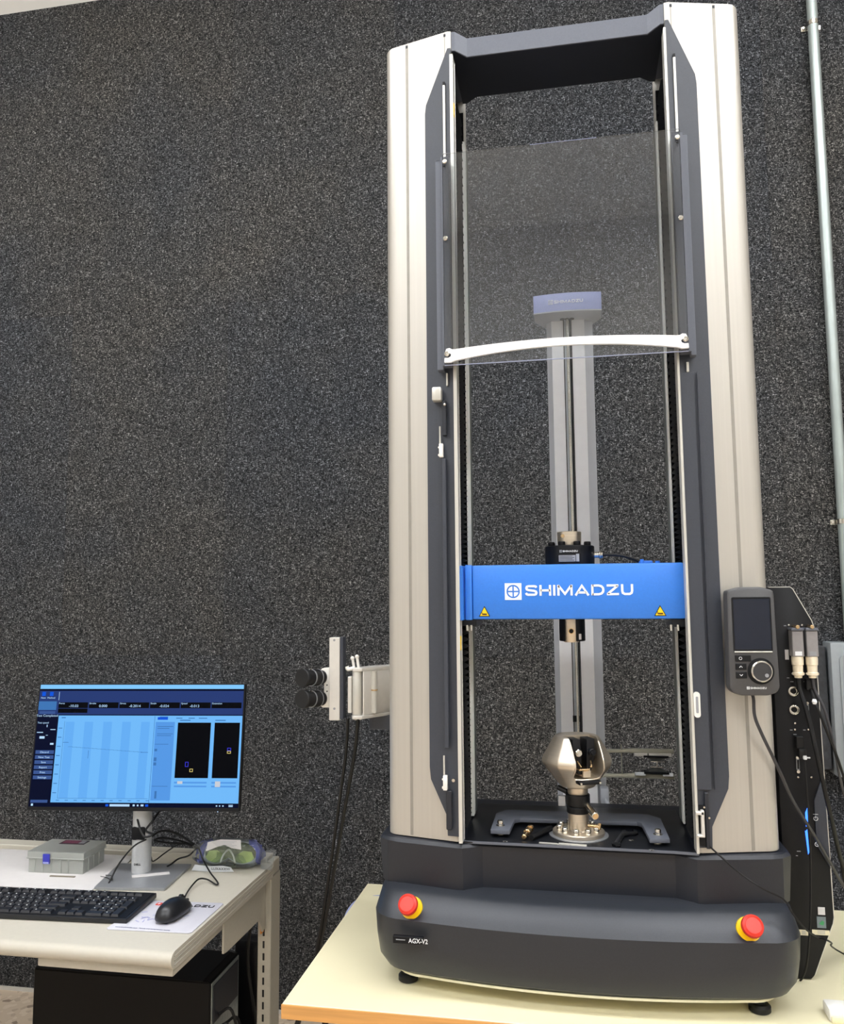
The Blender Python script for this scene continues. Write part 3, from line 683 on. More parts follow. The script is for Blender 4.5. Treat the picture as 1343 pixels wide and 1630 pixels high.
MB().lathe([(.0062, 0), (.0062, .0006), (.0045, .0008), (.0035, .0003), (0, .0003)], (.0640, .012, .9557), 18).build('ring_end', RUBBER, wr)
tag(MB().prism([(-.061, .0075), (-.031, .0045), (-.0305, .0085), (-.0605, .0115)], 2, .9517, .9535, .0003).prism([(-.029, .0035), (.016, -.0005), (.0165, .0045), (-.0285, .0085)], 2, .9517, .9545, .0004).box(-.0312, -.0288, .004, .0085, .9517, .953).build('feeler_tool', RAIL), 'slim silver strip tool lying in front of the flange', 'tool')

# ================================================================== HANDHELD CONTROLLER on the right column
HC = thing('handheld_controller', 'dark grey handheld controller with round dial hung on the right column', 'controller', (.284, -.005, 1.203))
TH = Matrix.Translation((.2790, -.0030, 1.2835)) @ Matrix.Rotation(math.radians(6), 4, 'Z')     # local: x right, z up, front at -y
hh = .0835
out = []
for x, z in ((-.033, -hh + .004), (-.020, -hh), (.020, -hh), (.033, -hh + .004), (.0385, -hh + .012), (.0375, 0), (.0365, hh - .006), (.034, hh - .002), (.016, hh + .0025), (-.016, hh + .0025), (-.034, hh - .002), (-.0365, hh - .006), (-.0375, 0), (-.0385, -hh + .012)): out.append((x, z))
MB().prism(out, 1, -.024, .0, .0035, T=TH).build('housing', mat('warm_dark_grey_plastic', (72, 72, 74), .4, 0, (300, .04)), HC)
MB().box(-.026, .026, -.0012, .014, -.05, .05, .001, 1, T=TH).build('magnet_back', BLACK, HC)
MB().box(-.0300, .0300, -.0252, -.0235, -.0150, .0700, .002, 2, axis=1, T=TH).build('display_frame', BLACK, HC)
MB().box(-.0280, .0280, -.0258, -.0248, -.0120, .0670, .0006, 1, T=TH).build('display', SCREENOFF, HC)
MB().box(-.0290, .0290, -.0262, -.0245, -.0165, -.0145, .0004, 1, T=TH).build('silver_line', RAIL, HC)
dl = MB().lathe([(.0205, 0), (.0205, .0012), (0, .0012)], (0, 0, 0), 36, RX90).apply(TH @ Matrix.Translation((.010, -.0238, -.0455))).build('dial_recess', BLACK, HC)
MB().lathe([(.0165, 0), (.0165, .006), (.0155, .0072), (.0142, .0072), (.0142, .0062), (0, .0062)], (0, 0, 0), 40, RX90).apply(TH @ Matrix.Translation((.010, -.0248, -.0455))).build('dial', CHROME, dl)
MB().lathe([(.0141, 0), (.0141, .0005), (0, .0009)], (0, 0, 0), 40, RX90).apply(TH @ Matrix.Translation((.010, -.0311, -.0455))).build('dial_face', mat('dial_grey', (52, 52, 54), .4), dl)
MB().lathe([(.0030, 0), (.0030, .0003), (0, .0003)], (0, 0, 0), 16, RX90).apply(TH @ Matrix.Translation((.0165, -.0320, -.0515))).build('finger_dimple', SILVER, dl)
for k, zc in enumerate((-.0255, -.0385, -.0515)):
    kb = MB().box(-.0285, (-.004, -.0115, -.0115)[k], -.0256, -.0235, zc - .005, zc + .005, .0006, 1, T=TH).build('button', BLACK, HC)
    g = MB()
    if k == 0:
        for i in range(12):
            a = i * PI / 6; g.box(-.0005, .0005, -.0262, -.0255, .0018, .0024, T=TH @ Matrix.Translation((-.0205, 0, zc)) @ Matrix.Rotation(a, 4, 'Y'))
    else:
        s_ = 1 if k == 1 else -1
        for q in (-1, 1): g.box(-.0004, .0004, -.0262, -.0255, -.0017, .0017, T=TH @ Matrix.Translation((-.0205 + q * .0011, 0, zc)) @ Matrix.Rotation(-q * s_ * .75, 4, 'Y'))
    g.build('button_symbol', WHITEP, kb)
emblem(MB(), -.0125, -.0735, .0042, -.0247, T=TH).build('logo_badge', WHITEP, HC)
logo_text('logo_lettering', .0030, .0245, TH @ Matrix.Translation((-.0072, -.0247, -.0730)), WHITEP, HC)

# ================================================================== CONTROL BOX beside the right column
CX = thing('control_box', 'tall black electronics cabinet standing against the right side of the machine', 'electronics cabinet', (.385, .25, BZ))
FY = .12
ol = [(.342, .722), (.378, .722), (.383, .728), (.4155, .812), (.4175, .822), (.4120, 1.300), (.4085, 1.312), (.381, 1.366), (.377, 1.3695), (.342, 1.3695)]
MB().prism(ol, 1, FY, .30, .0012).build('cabinet', BLACK, CX)
# silver rim just behind the front plate
rim = MB()
for a, c_ in ((2, 3), (3, 4), (4, 5), (5, 6), (6, 7), (7, 8), (8, 9)):
    p, q = Vector((ol[a][0], 0, ol[a][1])), Vector((ol[c_][0], 0, ol[c_][1])); d = (q - p).normalized(); nrm = Vector((d.z, 0, -d.x))
    rim.prism([((p + nrm * -.0002).x, (p + nrm * -.0002).z), ((q + nrm * -.0002).x, (q + nrm * -.0002).z), ((q + nrm * .0011).x, (q + nrm * .0011).z), ((p + nrm * .0011).x, (p + nrm * .0011).z)], 1, FY + .0005, FY + .004)
rim.build('silver_rim', RAIL, CX)
MB().prism([(.3965, 1.010), (.413, 1.055), (.4165, .900), (.4145, .905), (.3985, .935), (.3965, .96)], 1, FY - .002, FY + .001, .0004).build('side_cover', DARKM, CX)
def onp(px, py, dy=0.0): return at(px, py, Y=FY - dy)
# two signal modules at the top with gold plugs
for k, (x0, x1) in enumerate(((1252, 1276), (1275, 1298))):
    a = onp(x0, 1003); c_ = onp(x1, 1044); xm = (a.x + c_.x) / 2
    md = MB().box(xm - .0092, xm + .0092, FY - .024, FY, c_.z, a.z, .0012, 1).build('signal_module', mat('silver_grey_module', (150, 147, 148), .4, .4, (200, .04)), CX)
    MB().box(xm - .0102, xm + .0102, FY - .0265, FY, a.z, a.z + .0045, .001, 1).build('module_lip', SLATE, md)
    MB().cyl((xm, FY - .0285, a.z + .0065), (xm, FY, a.z + .0065), .0032, n=14, bev=.0006).build('module_screw', BRASS, md)
    MB().box(xm - .0055, xm + .0055, FY - .0247, FY - .0238, c_.z + .002, c_.z + .009).build('module_label', WHITEP if k == 0 else GREYPRINT, md)
    z = c_.z; yb = FY - .014
    MB().lathe([(.0092, 0), (.0098, -.004), (.0094, -.014), (.0084, -.015), (.0080, -.026), (.0095, -.027), (.0095, -.031), (.0066, -.032), (.0060, -.036), (0, -.036)], (xm, yb, z), 24).build('gold_plug', mat('gold_plated_plug', (250, 238, 214), .3, .35, (200, .04)), md)
    for q in (-1, 1): MB().sphere((xm + q * .0085, yb, z - .029), .0026, n=10).build('plug_screw', CHROME, md)
    P0 = Vector((xm, yb, z - .036))
    if k == 0:
        path = [P0, P0 + Vector((.001, -.002, -.02)), at(1286, 1140, Y=.09), at(1303, 1215, Y=.08), at(1322, 1300, Y=.10), at(1340, 1375, Y=.16), at(1362, 1440, Y=.22), (.60, .26, .7245)]
        tag(MB().tube(path, .0036).build('cable', RUBBER), 'thick black cable hanging from the left gold plug of the control box', 'cable')
    else:
        path = [P0, P0 + Vector((.002, -.001, -.02)), at(1312, 1130, Y=.10), at(1328, 1190, Y=.11), at(1345, 1270, Y=.14), (.515, .2, .86), (.58, .3, .7245)]
        tag(MB().tube(path, .0024).build('cable', mat('grey_cable', (62, 62, 66), .35, 0, (90, .04))), 'slim grey cable hanging from the right gold plug of the control box', 'cable')
# round sockets
for (px, py) in ((1261.5, 1100), (1263, 1129.5)):
    p = onp(px, py)
    sk = MB().lathe([(.0082, 0), (.0082, .005), (.0072, .0058), (.0062, .0058), (.0062, .001), (0, .001)], (0, 0, 0), 28, RX90).apply(Matrix.Translation(p + Vector((0, .0005, 0)))).build('round_socket', CHROME, CX)
    MB().lathe([(.0045, 0), (.0045, .003), (0, .003)], (0, 0, 0), 20, RX90).apply(Matrix.Translation(p + Vector((.0006, -.0005, 0)))).build('socket_core', BLACK, sk)
# D shaped ports
for (px, py) in ((1284, 1130), (1269, 1216)):
    p = onp(px, py)
    dp = MB().box(p.x - .0025, p.x + .0025, FY - .004, FY + .0005, p.z - .010, p.z + .010, .001, 1).build('serial_port', SILVER, CX)
    for q in (-1, 1): MB().cyl((p.x - .0005, FY - .006, p.z + q * .0118), (p.x - .0005, FY, p.z + q * .0118), .0028, n=8).build('port_screw', CHROME, dp)
    MB().box(p.x - .0014, p.x + .0014, FY - .0046, FY - .0038, p.z - .0075, p.z + .0075).build('port_core', BLACK, dp)
for (px, py) in ((1265, 1151), (1286, 1151), (1265, 1161), (1286, 1161), (1270, 1237), (1291, 1237), (1276, 995), (1255, 995)):
    p = onp(px, py); MB().lathe([(.0016, 0), (.0016, .0012), (0, .0015)], (0, 0, 0), 10, RX90).apply(Matrix.Translation(p)).build('panel_screw', CHROME, CX)
pr = MB()
for (px, py, w_) in ((1249, 996, 4), (1270, 996, 4), (1254, 1079, 4), (1260, 1085, 5), (1281, 1085, 5), (1259, 1162, 4), (1280, 1162, 4), (1265, 1169, 5), (1271, 1355, 6), (1268, 1362, 3)):
    p = onp(px, py); pr.box(p.x - w_ * .0005, p.x + w_ * .0005, FY - .0006, FY, p.z - .0006, p.z + .0006)
pr.build('port_captions', GREYPRINT, CX)
p = onp(1252, 1042); MB().box(p.x - .003, p.x + .003, FY - .0006, FY, p.z - .0085, p.z + .0085).build('side_label', PAPER, CX)
# lan style plug with cable
p = onp(1270, 1180)
lp = MB().box(p.x - .006, p.x + .006, FY - .014, FY, p.z - .010, p.z + .010, .001, 1).build('network_plug', RUBBER, CX)
MB().box(p.x - .004, p.x + .008, FY - .018, FY - .01, p.z - .026, p.z - .009, .002, 2).build('plug_boot', RUBBER, lp)
tag(MB().tube([(p.x + .003, FY - .012, p.z - .02), at(1280, 1205, Y=.105), at(1283, 1240, Y=.1), at(1287, 1300, Y=.098), at(1290, 1380, Y=.100), at(1289, 1470, Y=.098), at(1283, 1540, Y=.10), at(1270, 1562, Y=.135), (.40, .235, .7225)], .0017).build('cable', RUBBER), 'thin black cable running down the whole front of the control box', 'cable')
q_ = at(1281, 1206, Y=.101); MB().lathe([(.0028, -.003), (.0035, 0), (.0028, .003)], q_, 14).box(q_.x, q_.x + .008, q_.y - .001, q_.y + .001, q_.z - .001, q_.z + .001, T=None).build('cable_tie', WHITEP, lp)
p = onp(1286, 1086)
lp2 = MB().box(p.x - .006, p.x + .007, FY - .012, FY, p.z - .012, p.z + .006, .001, 1).build('network_plug', RUBBER, CX)
tag(MB().tube([(p.x + .001, FY - .008, p.z - .008), at(1297, 1118, Y=.085), at(1306, 1140, Y=.08), at(1322, 1180, Y=.09), at(1342, 1235, Y=.11), (.49, .17, .90), (.55, .24, .7235)], .0022).build('cable', RUBBER), 'black network cable with white tie leaving the control box to the right', 'cable')
q_ = at(1296, 1117, Y=.083); MB().lathe([(.0028, -.004), (.0042, 0), (.0028, .004)], q_, 14).build('cable_tie', WHITEP, lp2)
# blue light strips, power symbol, stickers
for z0, z1 in ((1286, 1316), (1320, 1356)):
    a = onp(1283.5, z0); c_ = onp(1286.5, z1)
    MB().prism([(a.x - .0028, c_.z if z0 < 1300 else a.z - .002), (a.x - .0028, a.z - .008 if z0 < 1300 else a.z - .004), (a.x + .0008, a.z), (c_.x + .0010, c_.z + (.0 if z0 < 1300 else .0)), (c_.x - .001, c_.z - .004 if z0 > 1300 else c_.z + .004)], 1, FY - .0014, FY - .0002).build('blue_light', LEDBLUE, CX)
sy = MB(); p = at(1298, 1303, Y=FY - .002)
for i in range(2, 15):
    a = i * PI / 8; sy.box(-.0007, .0007, -.0005, 0, .0028, .0036, T=Matrix.Translation(p) @ Matrix.Rotation(a, 4, 'Y'))
sy.box(p.x - .0004, p.x + .0004, p.y - .0005, p.y, p.z + .0008, p.z + .0042)
p2 = at(1300, 1344, Y=FY - .002)
for i in range(16):
    a = i * PI / 8; sy.box(-.0007, .0007, -.0005, 0, .0028, .0036, T=Matrix.Translation(p2) @ Matrix.Rotation(a, 4, 'Y'))
sy.box(-.002, .002, -.0005, 0, -.0004, .0004, T=Matrix.Translation(p2) @ Matrix.Rotation(.8, 4, 'Y')).box(p.x - .004, p.x + .004, p.y - .0005, p.y, p.z + .0068, p.z + .0072)
sy.build('power_symbols', WHITEP, CX)
p = onp(1307, 1450); MB().box(p.x - .0055, p.x + .0055, FY - .0008, FY, p.z - .006, p.z + .006).build('pale_sticker', PAPER, CX)
p = onp(1307, 1468); st_ = MB().box(p.x - .007, p.x + .007, FY - .0008, FY, p.z - .009, p.z + .009).build('hologram_sticker', mat('foil_sticker', (118, 132, 140), .3, .5, (200, .1)), CX)
MB().prism([(p.x - .004, p.z - .002), (p.x + .001, p.z + .003), (p.x + .0045, p.z + .001), (p.x + .003, p.z - .0045), (p.x - .001, p.z - .004)], 1, FY - .0011, FY - .0007).build('green_mark', mat('green_foil', (70, 150, 100), .35, .3, (200, .1)), st_)
for xa, xb in ((1271, 1286), (1292, 1320)):
    a = onp(xa, 1479.5); c_ = onp(xb, 1489)
    sk = MB().box(a.x, c_.x, FY - .0009, FY, c_.z, a.z).build('rating_strip', mat('cream_label', (226, 216, 186), .6, 0, (300, .06)), CX)
    for k in range(3): MB().box(a.x + (c_.x - a.x) * .3, a.x + (c_.x - a.x) * .75, FY - .0012, FY - .0008, c_.z + .0018 + k * .0022, c_.z + .0025 + k * .0022).build('strip_print', GREYPRINT, sk)
# controller lead across the machine front, and thin lead from the guard
tag(MB().tube([(.2805, -.004, 1.2005), at(1199, 1112, Y=-.006), at(1201, 1140, Y=-.004), at(1212, 1168, Y=0.), at(1238, 1222, Y=.02), at(1262, 1275, Y=.05), at(1296, 1330, Y=.085), at(1322, 1375, Y=.12), at(1350, 1420, Y=.16), (.55, .22, .7235)], .0026).build('cable', mat('charcoal_cable', (52, 52, 56), .4, 0, (90, .05))), 'coiling dark lead hanging from the handheld controller past the control box', 'cable')
tag(MB().tube([(.2055, -.0125, .965), at(1143, 1360, Y=-.014), at(1180, 1392, Y=-.022), at(1215, 1415, Y=-.035), at(1247, 1432, Y=-.03), at(1262, 1455, Y=-.032), at(1282, 1479, Y=-.02), at(1302, 1492, Y=0.), at(1322, 1500, Y=.0), at(1345, 1520, Z=.7225), (.6, -.02, .7222)], .0014).build('cable', RUBBER), 'thin black lead crossing the machine base from the right guard plate to the bench', 'cable')

# ================================================================== EXTENSOMETER PILLAR behind the machine
EX = thing('extensometer_tower', 'grey extensometer pillar with faded blue cap standing behind the crosshead', 'extensometer', (.012, .36, BZ))
pc = .010
pp = [(-.047, .362), (-.036, .347), (.034, .347), (.052, .365), (.052, .42), (-.047, .42)]
MB().prism([(pc + x, y) for x, y in pp], 2, .73, 1.972).build('pillar', PILLARD, EX, 10)
MB().box(pc - .036, pc - .010, .3445, .3475, .90, 1.970, .0005, 1).box(pc + .006, pc + .034, .3445, .3475, .90, 1.970, .0005, 1).build('front_face', PILLAR, EX)
MB().box(pc - .010, pc + .006, .3468, .3485, .90, 1.970).build('slot_panel', mat('pale_slot_enamel', (200, 206, 212), .35, .2, (60, .02)), EX)
for x in (pc - .0102, pc + .0062): MB().box(x - .0008, x + .0008, .3425, .3445, .90, 1.969).build('guide_edge', BLACK, EX)
MB().cyl((pc - .0018, .335, .95), (pc - .0018, .335, 1.969), .0030, n=16).build('guide_rod', CHROME, EX)
MB().cyl((pc + .0035, .338, .95), (pc + .0035, .338, 1.969), .0014, n=10).build('lead_screw', BLACK, EX)
cap = [(-.070, .293)]
fr = [(-.0705 + .141 * i / 12, .292 - .008 * (1 - (-1 + i / 6) ** 2)) for i in range(13)]
capl = [(pc + x - .001, y + .002) for x, y in fr] + [(pc + .070, .345), (pc + .046, .40), (pc - .044, .40), (pc - .071, .345)]
cp = MB().prism(capl, 2, 1.9525, 1.9905, .0012).build('cap', BLUELT, EX, 25)
MB().prism(capl, 2, 1.9500, 1.9524).build('cap_underside', PILLARD, cp, 25)
for dx in (-.0118, -.0018, .0078): MB().lathe([(.0055, 0), (.0055, .001), (0, .001)], (pc + dx, .335, 1.949), 14).build('rod_bush', BLACK, cp)
emblem(MB(), pc - .040, 1.9665, .0095, .2848).build('logo_badge', WHITEP, cp)
logo_text('logo_lettering', .0066, .060, Matrix.Translation((pc - .0285, .2846, 1.9678)), mat('bright_white_print', (255, 255, 255), .5), cp)
MB().box(pc - .055, pc + .060, .350, .440, BZ, .738, .002, 1).build('foot_plate', DARKER, EX)
MB().tube([(pc + .048, .33, .955), (pc + .056, .32, .93), (pc + .062, .30, .913)], .0045).build('bent_leg', PILLARD, EX)
MB().box(pc + .0385, pc + .0555, .325, .355, .94, .972, .003, 2).build('leg_mount', PILLARD, EX)
MB().box(pc - .012, pc + .004, .338, .3445, 1.10, 1.112).build('carriage_mark', BLACK, EX)
# two arms with knife edge blocks
AR = mat('olive_grey_anodised', (186, 183, 166), .4, .3, (120, .05))
for k, z in enumerate((1.047, .999)):
    a = MB().prism([(pc + .02, z - .004), (pc + .085, z - .003), (pc + .105, z - .003), (pc + .183, z - .0035), (pc + .183, z + .005), (pc + .105, z + .005), (pc + .085, z + .003), (pc + .02, z + .002)], 1, .318, .330, .0008).build('gauge_arm', AR, EX)
    s_ = -1 if k == 0 else 1
    zz = z + (-.0045 if k == 0 else .006)
    for xa, xb in ((.106, .127), (.160, .180)) if k else ((.106, .132), (.134, .178)):
        MB().box(pc + xa, pc + xb, .312, .317, zz - .003, zz + .003, .0006, 1).build('arm_pad', WHITEP if k else ALU, a)
    MB().box(pc + .124, pc + .172, .310, .330, zz + s_ * .003 - .002, zz + s_ * .003 + .002, .0006, 1).build('knife_bar', BLACK, a)
    MB().prism([(pc + .130, zz + s_ * .005), (pc + .168, zz + s_ * .005), (pc + .156, zz + s_ * .012), (pc + .140, zz + s_ * .012)], 1, .314, .326).build('knife_block', mat('dark_grey_block', (74, 76, 74), .4, .5, (150, .1)), a)
    MB().cyl((pc + .150, .318, zz + s_ * .010), (pc + .150, .318, zz + s_ * .018), .0012, n=8).box(pc + .138, pc + .164, .316, .319, zz + s_ * .0135 - .0006, zz + s_ * .0135 + .0006).build('knife_edge', CHROME, a)
MB().cyl((pc + .082, .322, .99), (pc + .082, .322, 1.060), .0011, n=8).build('stop_rod', AR, EX)

# ================================================================== VIDEO CAMERA UNIT at the left column
VU = thing('video_extensometer', 'twin lens camera unit on a silver bracket left of the steel column', 'camera', (-.44, .12, 1.2))
Yc = .12
def q(px, py, Y=Yc): return at(px, py, Y=Y)
a = q(524, 1015); c_ = q(541, 1147)
bar = MB().box(a.x, c_.x - .001, Yc, Yc + .022, c_.z, a.z, .0008, 1).build('vertical_bar', ALU, VU)
MB().box(c_.x - .0008, c_.x + .0055, Yc + .0012, Yc + .022, c_.z + .002, a.z + .001, .0008, 1).build('bar_side', DARKM, VU)
for py in (1019, 1128): p = q(532, py); MB().lathe([(.0022, 0), (.0022, .001), (0, .001)], (0, 0, 0), 14, RX90).apply(Matrix.Translation(p)).build('bar_screw', GREYPRINT, bar)
P_ = [q(509, 1066), q(512, 1064), q(523, 1063), q(523, 1127), q(512, 1127), q(509, 1125), q(513, 1115), q(514, 1105), q(514, 1085), q(513, 1076)]
MB().prism([(v.x, v.z) for v in P_], 1, Yc + .006, Yc + .016, .0008).build('lens_mount', WHITE, VU)
for py in (1091, 1101): p = q(519, py); MB().cyl((p.x, Yc + .0052, p.z), (p.x, Yc + .0065, p.z), .0014, n=10).build('mount_screw', BLACK, VU)
for py in (1080, 1114):
    e0 = q(482, py - 1, .075); e1 = q(512, py - 2, .125)
    d = (e1 - e0)
    lens = MB().cyl(e0, e0 + d * .16, .0165, n=32, bev=.001).cyl(e0 + d * .16, e0 + d * .42, .0145, n=32, bev=.001).cyl(e0 + d * .42, e0 + d * .75, .0158, n=32, bev=.001).cyl(e0 + d * .75, e1, .013, n=28).build('lens', BLACK, VU)
    for f_ in (.40, .74): MB().cyl(e0 + d * f_, e0 + d * (f_ + .025), .0160, n=32).build('lens_ring', SILVER, lens)
    MB().cyl(e0 + d * .5, e0 + d * .5 + Vector((.0, -.010, .019)) * .9, .002, n=10).build('focus_screw', CHROME, lens)
    MB().cyl(e0 - d * .07, e0, .0172, n=32, bev=.0012).build('lens_cap', RUBBER, lens)
# swivel barrel
a = q(566, 1069); c_ = q(566, 1139)
MB().lathe([(.0092, 0), (.0096, .0008), (.0096, a.z - c_.z - .0008), (.0092, a.z - c_.z)], (a.x, Yc + .012, c_.z), 28).build('barrel', RAIL, VU)
MB().lathe([(.0088, -.003), (.0110, -.001), (.0110, .004), (.009, .0055)], (a.x, Yc + .012, c_.z - .006), 24).lathe([(.0100, 0), (.0110, .002), (.0100, .005)], (a.x, Yc + .012, a.z), 24).build('barrel_cap', ALU, VU)
x0 = a.x
MB().box(x0 - .0165, x0 - .0092, Yc + .003, Yc + .02, c_.z + .004, a.z - .010, .001, 1).build('barrel_clamp', ALU, VU)
# clamp arms reaching back behind the column
for z, nm in ((a.z + .003, 'upper_arm'), (c_.z - .004, 'lower_arm')):
    MB().prism([(x0 - .006, Yc - .001), (x0 + .012, Yc + .001), (x0 + .075, Yc + .095), (x0 + .075, Yc + .130), (x0 + .02, Yc + .06), (x0 - .008, Yc + .022)], 2, z - .0030, z + .0035, .001).build(nm, ALU, VU)
MB().prism([(x0 + .012, Yc + .006), (x0 + .0145, Yc + .006), (x0 + .076, Yc + .100), (x0 + .074, Yc + .104)], 2, c_.z, a.z, .0006).build('arm_web', ALU, VU)
MB().cyl((x0 + .030, Yc + .025, c_.z + .002), (x0 + .030, Yc + .025, a.z - .001), .0055, n=20).build('pivot_rod', RAIL, VU)
MB().cyl((x0 + .030, Yc + .025, (a.z + c_.z) / 2 + .003), (x0 + .030, Yc + .025, (a.z + c_.z) / 2 + .0055), .0064, n=20).build('pivot_collar', BRASS, VU)
MB().box(x0 + .072, x0 + .100, Yc + .02, Yc + .14, c_.z - .004, a.z + .0035, .001, 1).build('column_mount', ALU, VU)
MB().tube([(x0 - .004, Yc + .008, a.z + .006), (x0 - .0165, Yc + .006, a.z + .004), (x0 - .019, Yc + .006, a.z + .009)], .0036, 10).build('clamp_lever', WHITE, VU)
for dx, h in ((-.006, .024), (.003, .027)):
    MB().tube([(x0 + dx, Yc + .012, a.z + .003), (x0 + dx - .0020, Yc + .012, a.z + h * .6), (x0 + dx - .0035, Yc + .012, a.z + h)], .0026, 10).sphere((x0 + dx - .0038, Yc + .012, a.z + h), .0040, (1, 1, 1), 12).build('wing_lever', WHITE, VU)
MB().box(x0 + .012, -.322, Yc + .055, Yc + .075, c_.z - .034, c_.z - .006, .001, 1).build('dark_mount_block', DARKM, VU)
for k, (xa, pts) in enumerate(((0, [(553, 1150), (550, 1200), (538, 1290), (524, 1390), (512, 1470), (504, 1530)]), (1, [(569, 1150), (564, 1200), (548, 1290), (531, 1390), (517, 1470), (509, 1525)]))):
    pth = [q(px, py, .13 + .33 * i / 5) for i, (px, py) in enumerate(pts)]
    pth.append(Vector((pth[-1].x - .01, .56, .30)))
    pth.append(Vector((pth[-1].x - .02, .60, .0050)))
    tag(MB().tube([pth[0] + Vector((0, 0, .012))] + pth, .0040 if k else .0036).build('cable', RUBBER), ('black camera cable, the left one of the pair hanging behind the bench corner', 'black camera cable, the right one of the pair hanging behind the bench corner')[k], 'cable')
# pale blue network cable curling over the bench edge
tag(MB().tube([(-.33, .40, .726), at(597, 1427, Y=.38), at(580, 1428, Y=.38), at(565, 1436, Y=.36), at(555, 1448, Y=.34), at(549, 1462, Y=.33), at(547, 1480, Y=.335), (-.482, .36, .52), (-.5, .4, .006)], .0024).build('cable', BLUECABLE), 'pale blue network cable curling over the left edge of the bench', 'cable')
tag(MB().tube([at(468, 1640, Y=.35), at(477, 1622, Y=.32), at(472, 1700, Y=.35), (-.50, .38, .006)], .004).build('cable', RUBBER), 'black cable end showing below the bench front edge', 'cable')

# blurred cream object at the lower right corner of the bench
p = at(1330, 1618, Z=BZ)
cb = thing('cream_block', 'small cream plastic holder at the near right corner of the bench', 'holder', (p.x, p.y, BZ))
MB().box(p.x - .014, p.x + .03, p.y - .02, p.y + .016, BZ, BZ + .018, .003, 2).build('holder_body', WHITE, cb)
MB().box(p.x - .012, p.x + .028, p.y - .024, p.y - .0202, BZ, BZ + .010, .002, 2).build('holder_lip', YELLOW if 0 else CREAM, cb)

# ================================================================== CONDUIT AND BREAKER PANEL on the wall
CDT = thing('conduit', 'galvanised steel conduit running down the wall at right', 'conduit', (.802, 1.27, 1.2))
cxw = .820
MB().cyl((cxw + .0, 1.272, 1.212), (cxw, 1.272, 4.30), .0160, n=20).build('pipe', GALV, CDT)
for z in (3.20, 1.575):
    s_ = MB().box(cxw - .030, cxw + .030, 1.2945, 1.2995, z - .008, z + .008, .0006, 1).lathe([(.0165, -.008), (.0178, -.007), (.0178, .007), (.0165, .008)], (cxw, 1.272, z), 20).build('pipe_strap', CHROME, CDT)
    MB().cyl((cxw - .024, 1.287, z), (cxw - .024, 1.296, z), .0045, n=6).build('strap_bolt', CHROME, s_)
EP = thing('breaker_panel', 'grey electrical breaker panel box on the wall behind the cables', 'electrical panel', (.93, 1.24, .825))
x0 = .748
MB().box(x0, x0 + .36, 1.22, 1.299, .825, 1.212, .003, 2).build('enclosure', ELEC, EP)
dr = MB().box(x0 + .022, x0 + .34, 1.2145, 1.2205, .865, 1.175, .014, 4, axis=1).build('panel_door', ELEC, EP)
MB().box(x0 + .034, x0 + .33, 1.2120, 1.2150, .878, 1.162, .010, 3, axis=1).build('door_field', mat('lighter_enclosure_paint', (164, 170, 173), .45, .1, (60, .03)), dr)
MB().box(x0 + .048, x0 + .09, 1.209, 1.2122, .99, 1.115, .001, 1).build('warning_label', PAPER, EP)
MB().box(x0 + .049, x0 + .09, 1.2080, 1.2092, 1.085, 1.1140).build('label_header', BLACK, EP)
MB().box(x0 + .0505, x0 + .088, 1.2074, 1.2081, 1.09, 1.109).build('label_yellow', YELLOW, EP)
MB().box(x0 + .044, x0 + .056, 1.2170, 1.2205, 1.186, 1.203, .001, 1).build('white_tag', PAPER, EP)
# dark back side wiring duct left of the panel
DU = tag(MB().box(.700, .742, 1.245, 1.299, .84, 1.20, .003, 1).build('wiring_duct', mat('dark_duct', (48, 50, 54), .6, 0, (80, .3))), 'dark narrow wiring duct left of the breaker panel on the wall', 'duct')

# ================================================================== COMPUTER DESK
DZ = .70; DX1 = -.7475; DY0, DY1 = .086, .61
DK = thing('computer_desk', 'beige computer desk with rounded front lip and slotted steel posts', 'desk', (-1.3, .35, 0))
t_ = .032
prof = [(DY1, DZ), (DY0 + .012, DZ), (DY0 + .004, DZ - .003), (DY0 - .001, DZ - .009), (DY0 - .002, DZ - .016), (DY0 + .001, DZ - .024), (DY0 + .008, DZ - .030), (DY0 + .02, DZ - .032), (DY1, DZ - .032)]
MB().prism([(y, z) for y, z in prof], 0, -2.25, DX1 - .009).build('desk_top', BEIGE, DK, 40)
MB().prism([(DY1, DZ + .0004), (DY0 + .012, DZ + .0004), (DY0 + .003, DZ - .003), (DY0 - .002, DZ - .009), (DY0 - .003, DZ - .016), (DY0, DZ - .024), (DY0 + .008, DZ - .031), (DY0 + .02, DZ - .033), (DY1, DZ - .033)], 0, DX1 - .0088, DX1).build('side_edging', BEIGE, DK, 40)
for zz in (.008, .016, .024):
    MB().box(DX1 - .001, DX1 + .0012, DY0 + .01, DY1, DZ - zz - .0022, DZ - zz + .0008, .0003, 1).build('edging_rib', BEIGEM if zz == .016 else BEIGE, DK)
MB().box(-2.25, DX1 - .016, DY1 + .0005, .655, DZ - .03, DZ + .012, .002, 1).build('rear_rail', BEIGE, DK)
MB().box(DX1 - .016, DX1, DY1 + .0005, .655, DZ - .03, DZ + .004, .002, 1).build('rail_end', BEIGEM, DK)
# under tray
MB().box(-1.04, DX1 - .008, DY0 + .022, .33, DZ - .052, DZ - .0335, .003, 2).build('under_tray', BEIGE, DK)
# bracket arm
MB().prism([(.355, DZ - .034), (.602, DZ - .034), (.602, DZ - .150), (.585, DZ - .155), (.560, DZ - .118), (.540, DZ - .118), (.375, DZ - .115), (.355, DZ - .112)], 0, DX1 - .020, DX1 - .015, .001).build('bracket_arm', BEIGEM, DK)
MB().box(DX1 - .022, DX1 - .0195, .585, .602, DZ - .16, DZ - .06).build('orange_tag', mat('orange_label', (222, 140, 50), .6, 0, (100, .1)), DK)
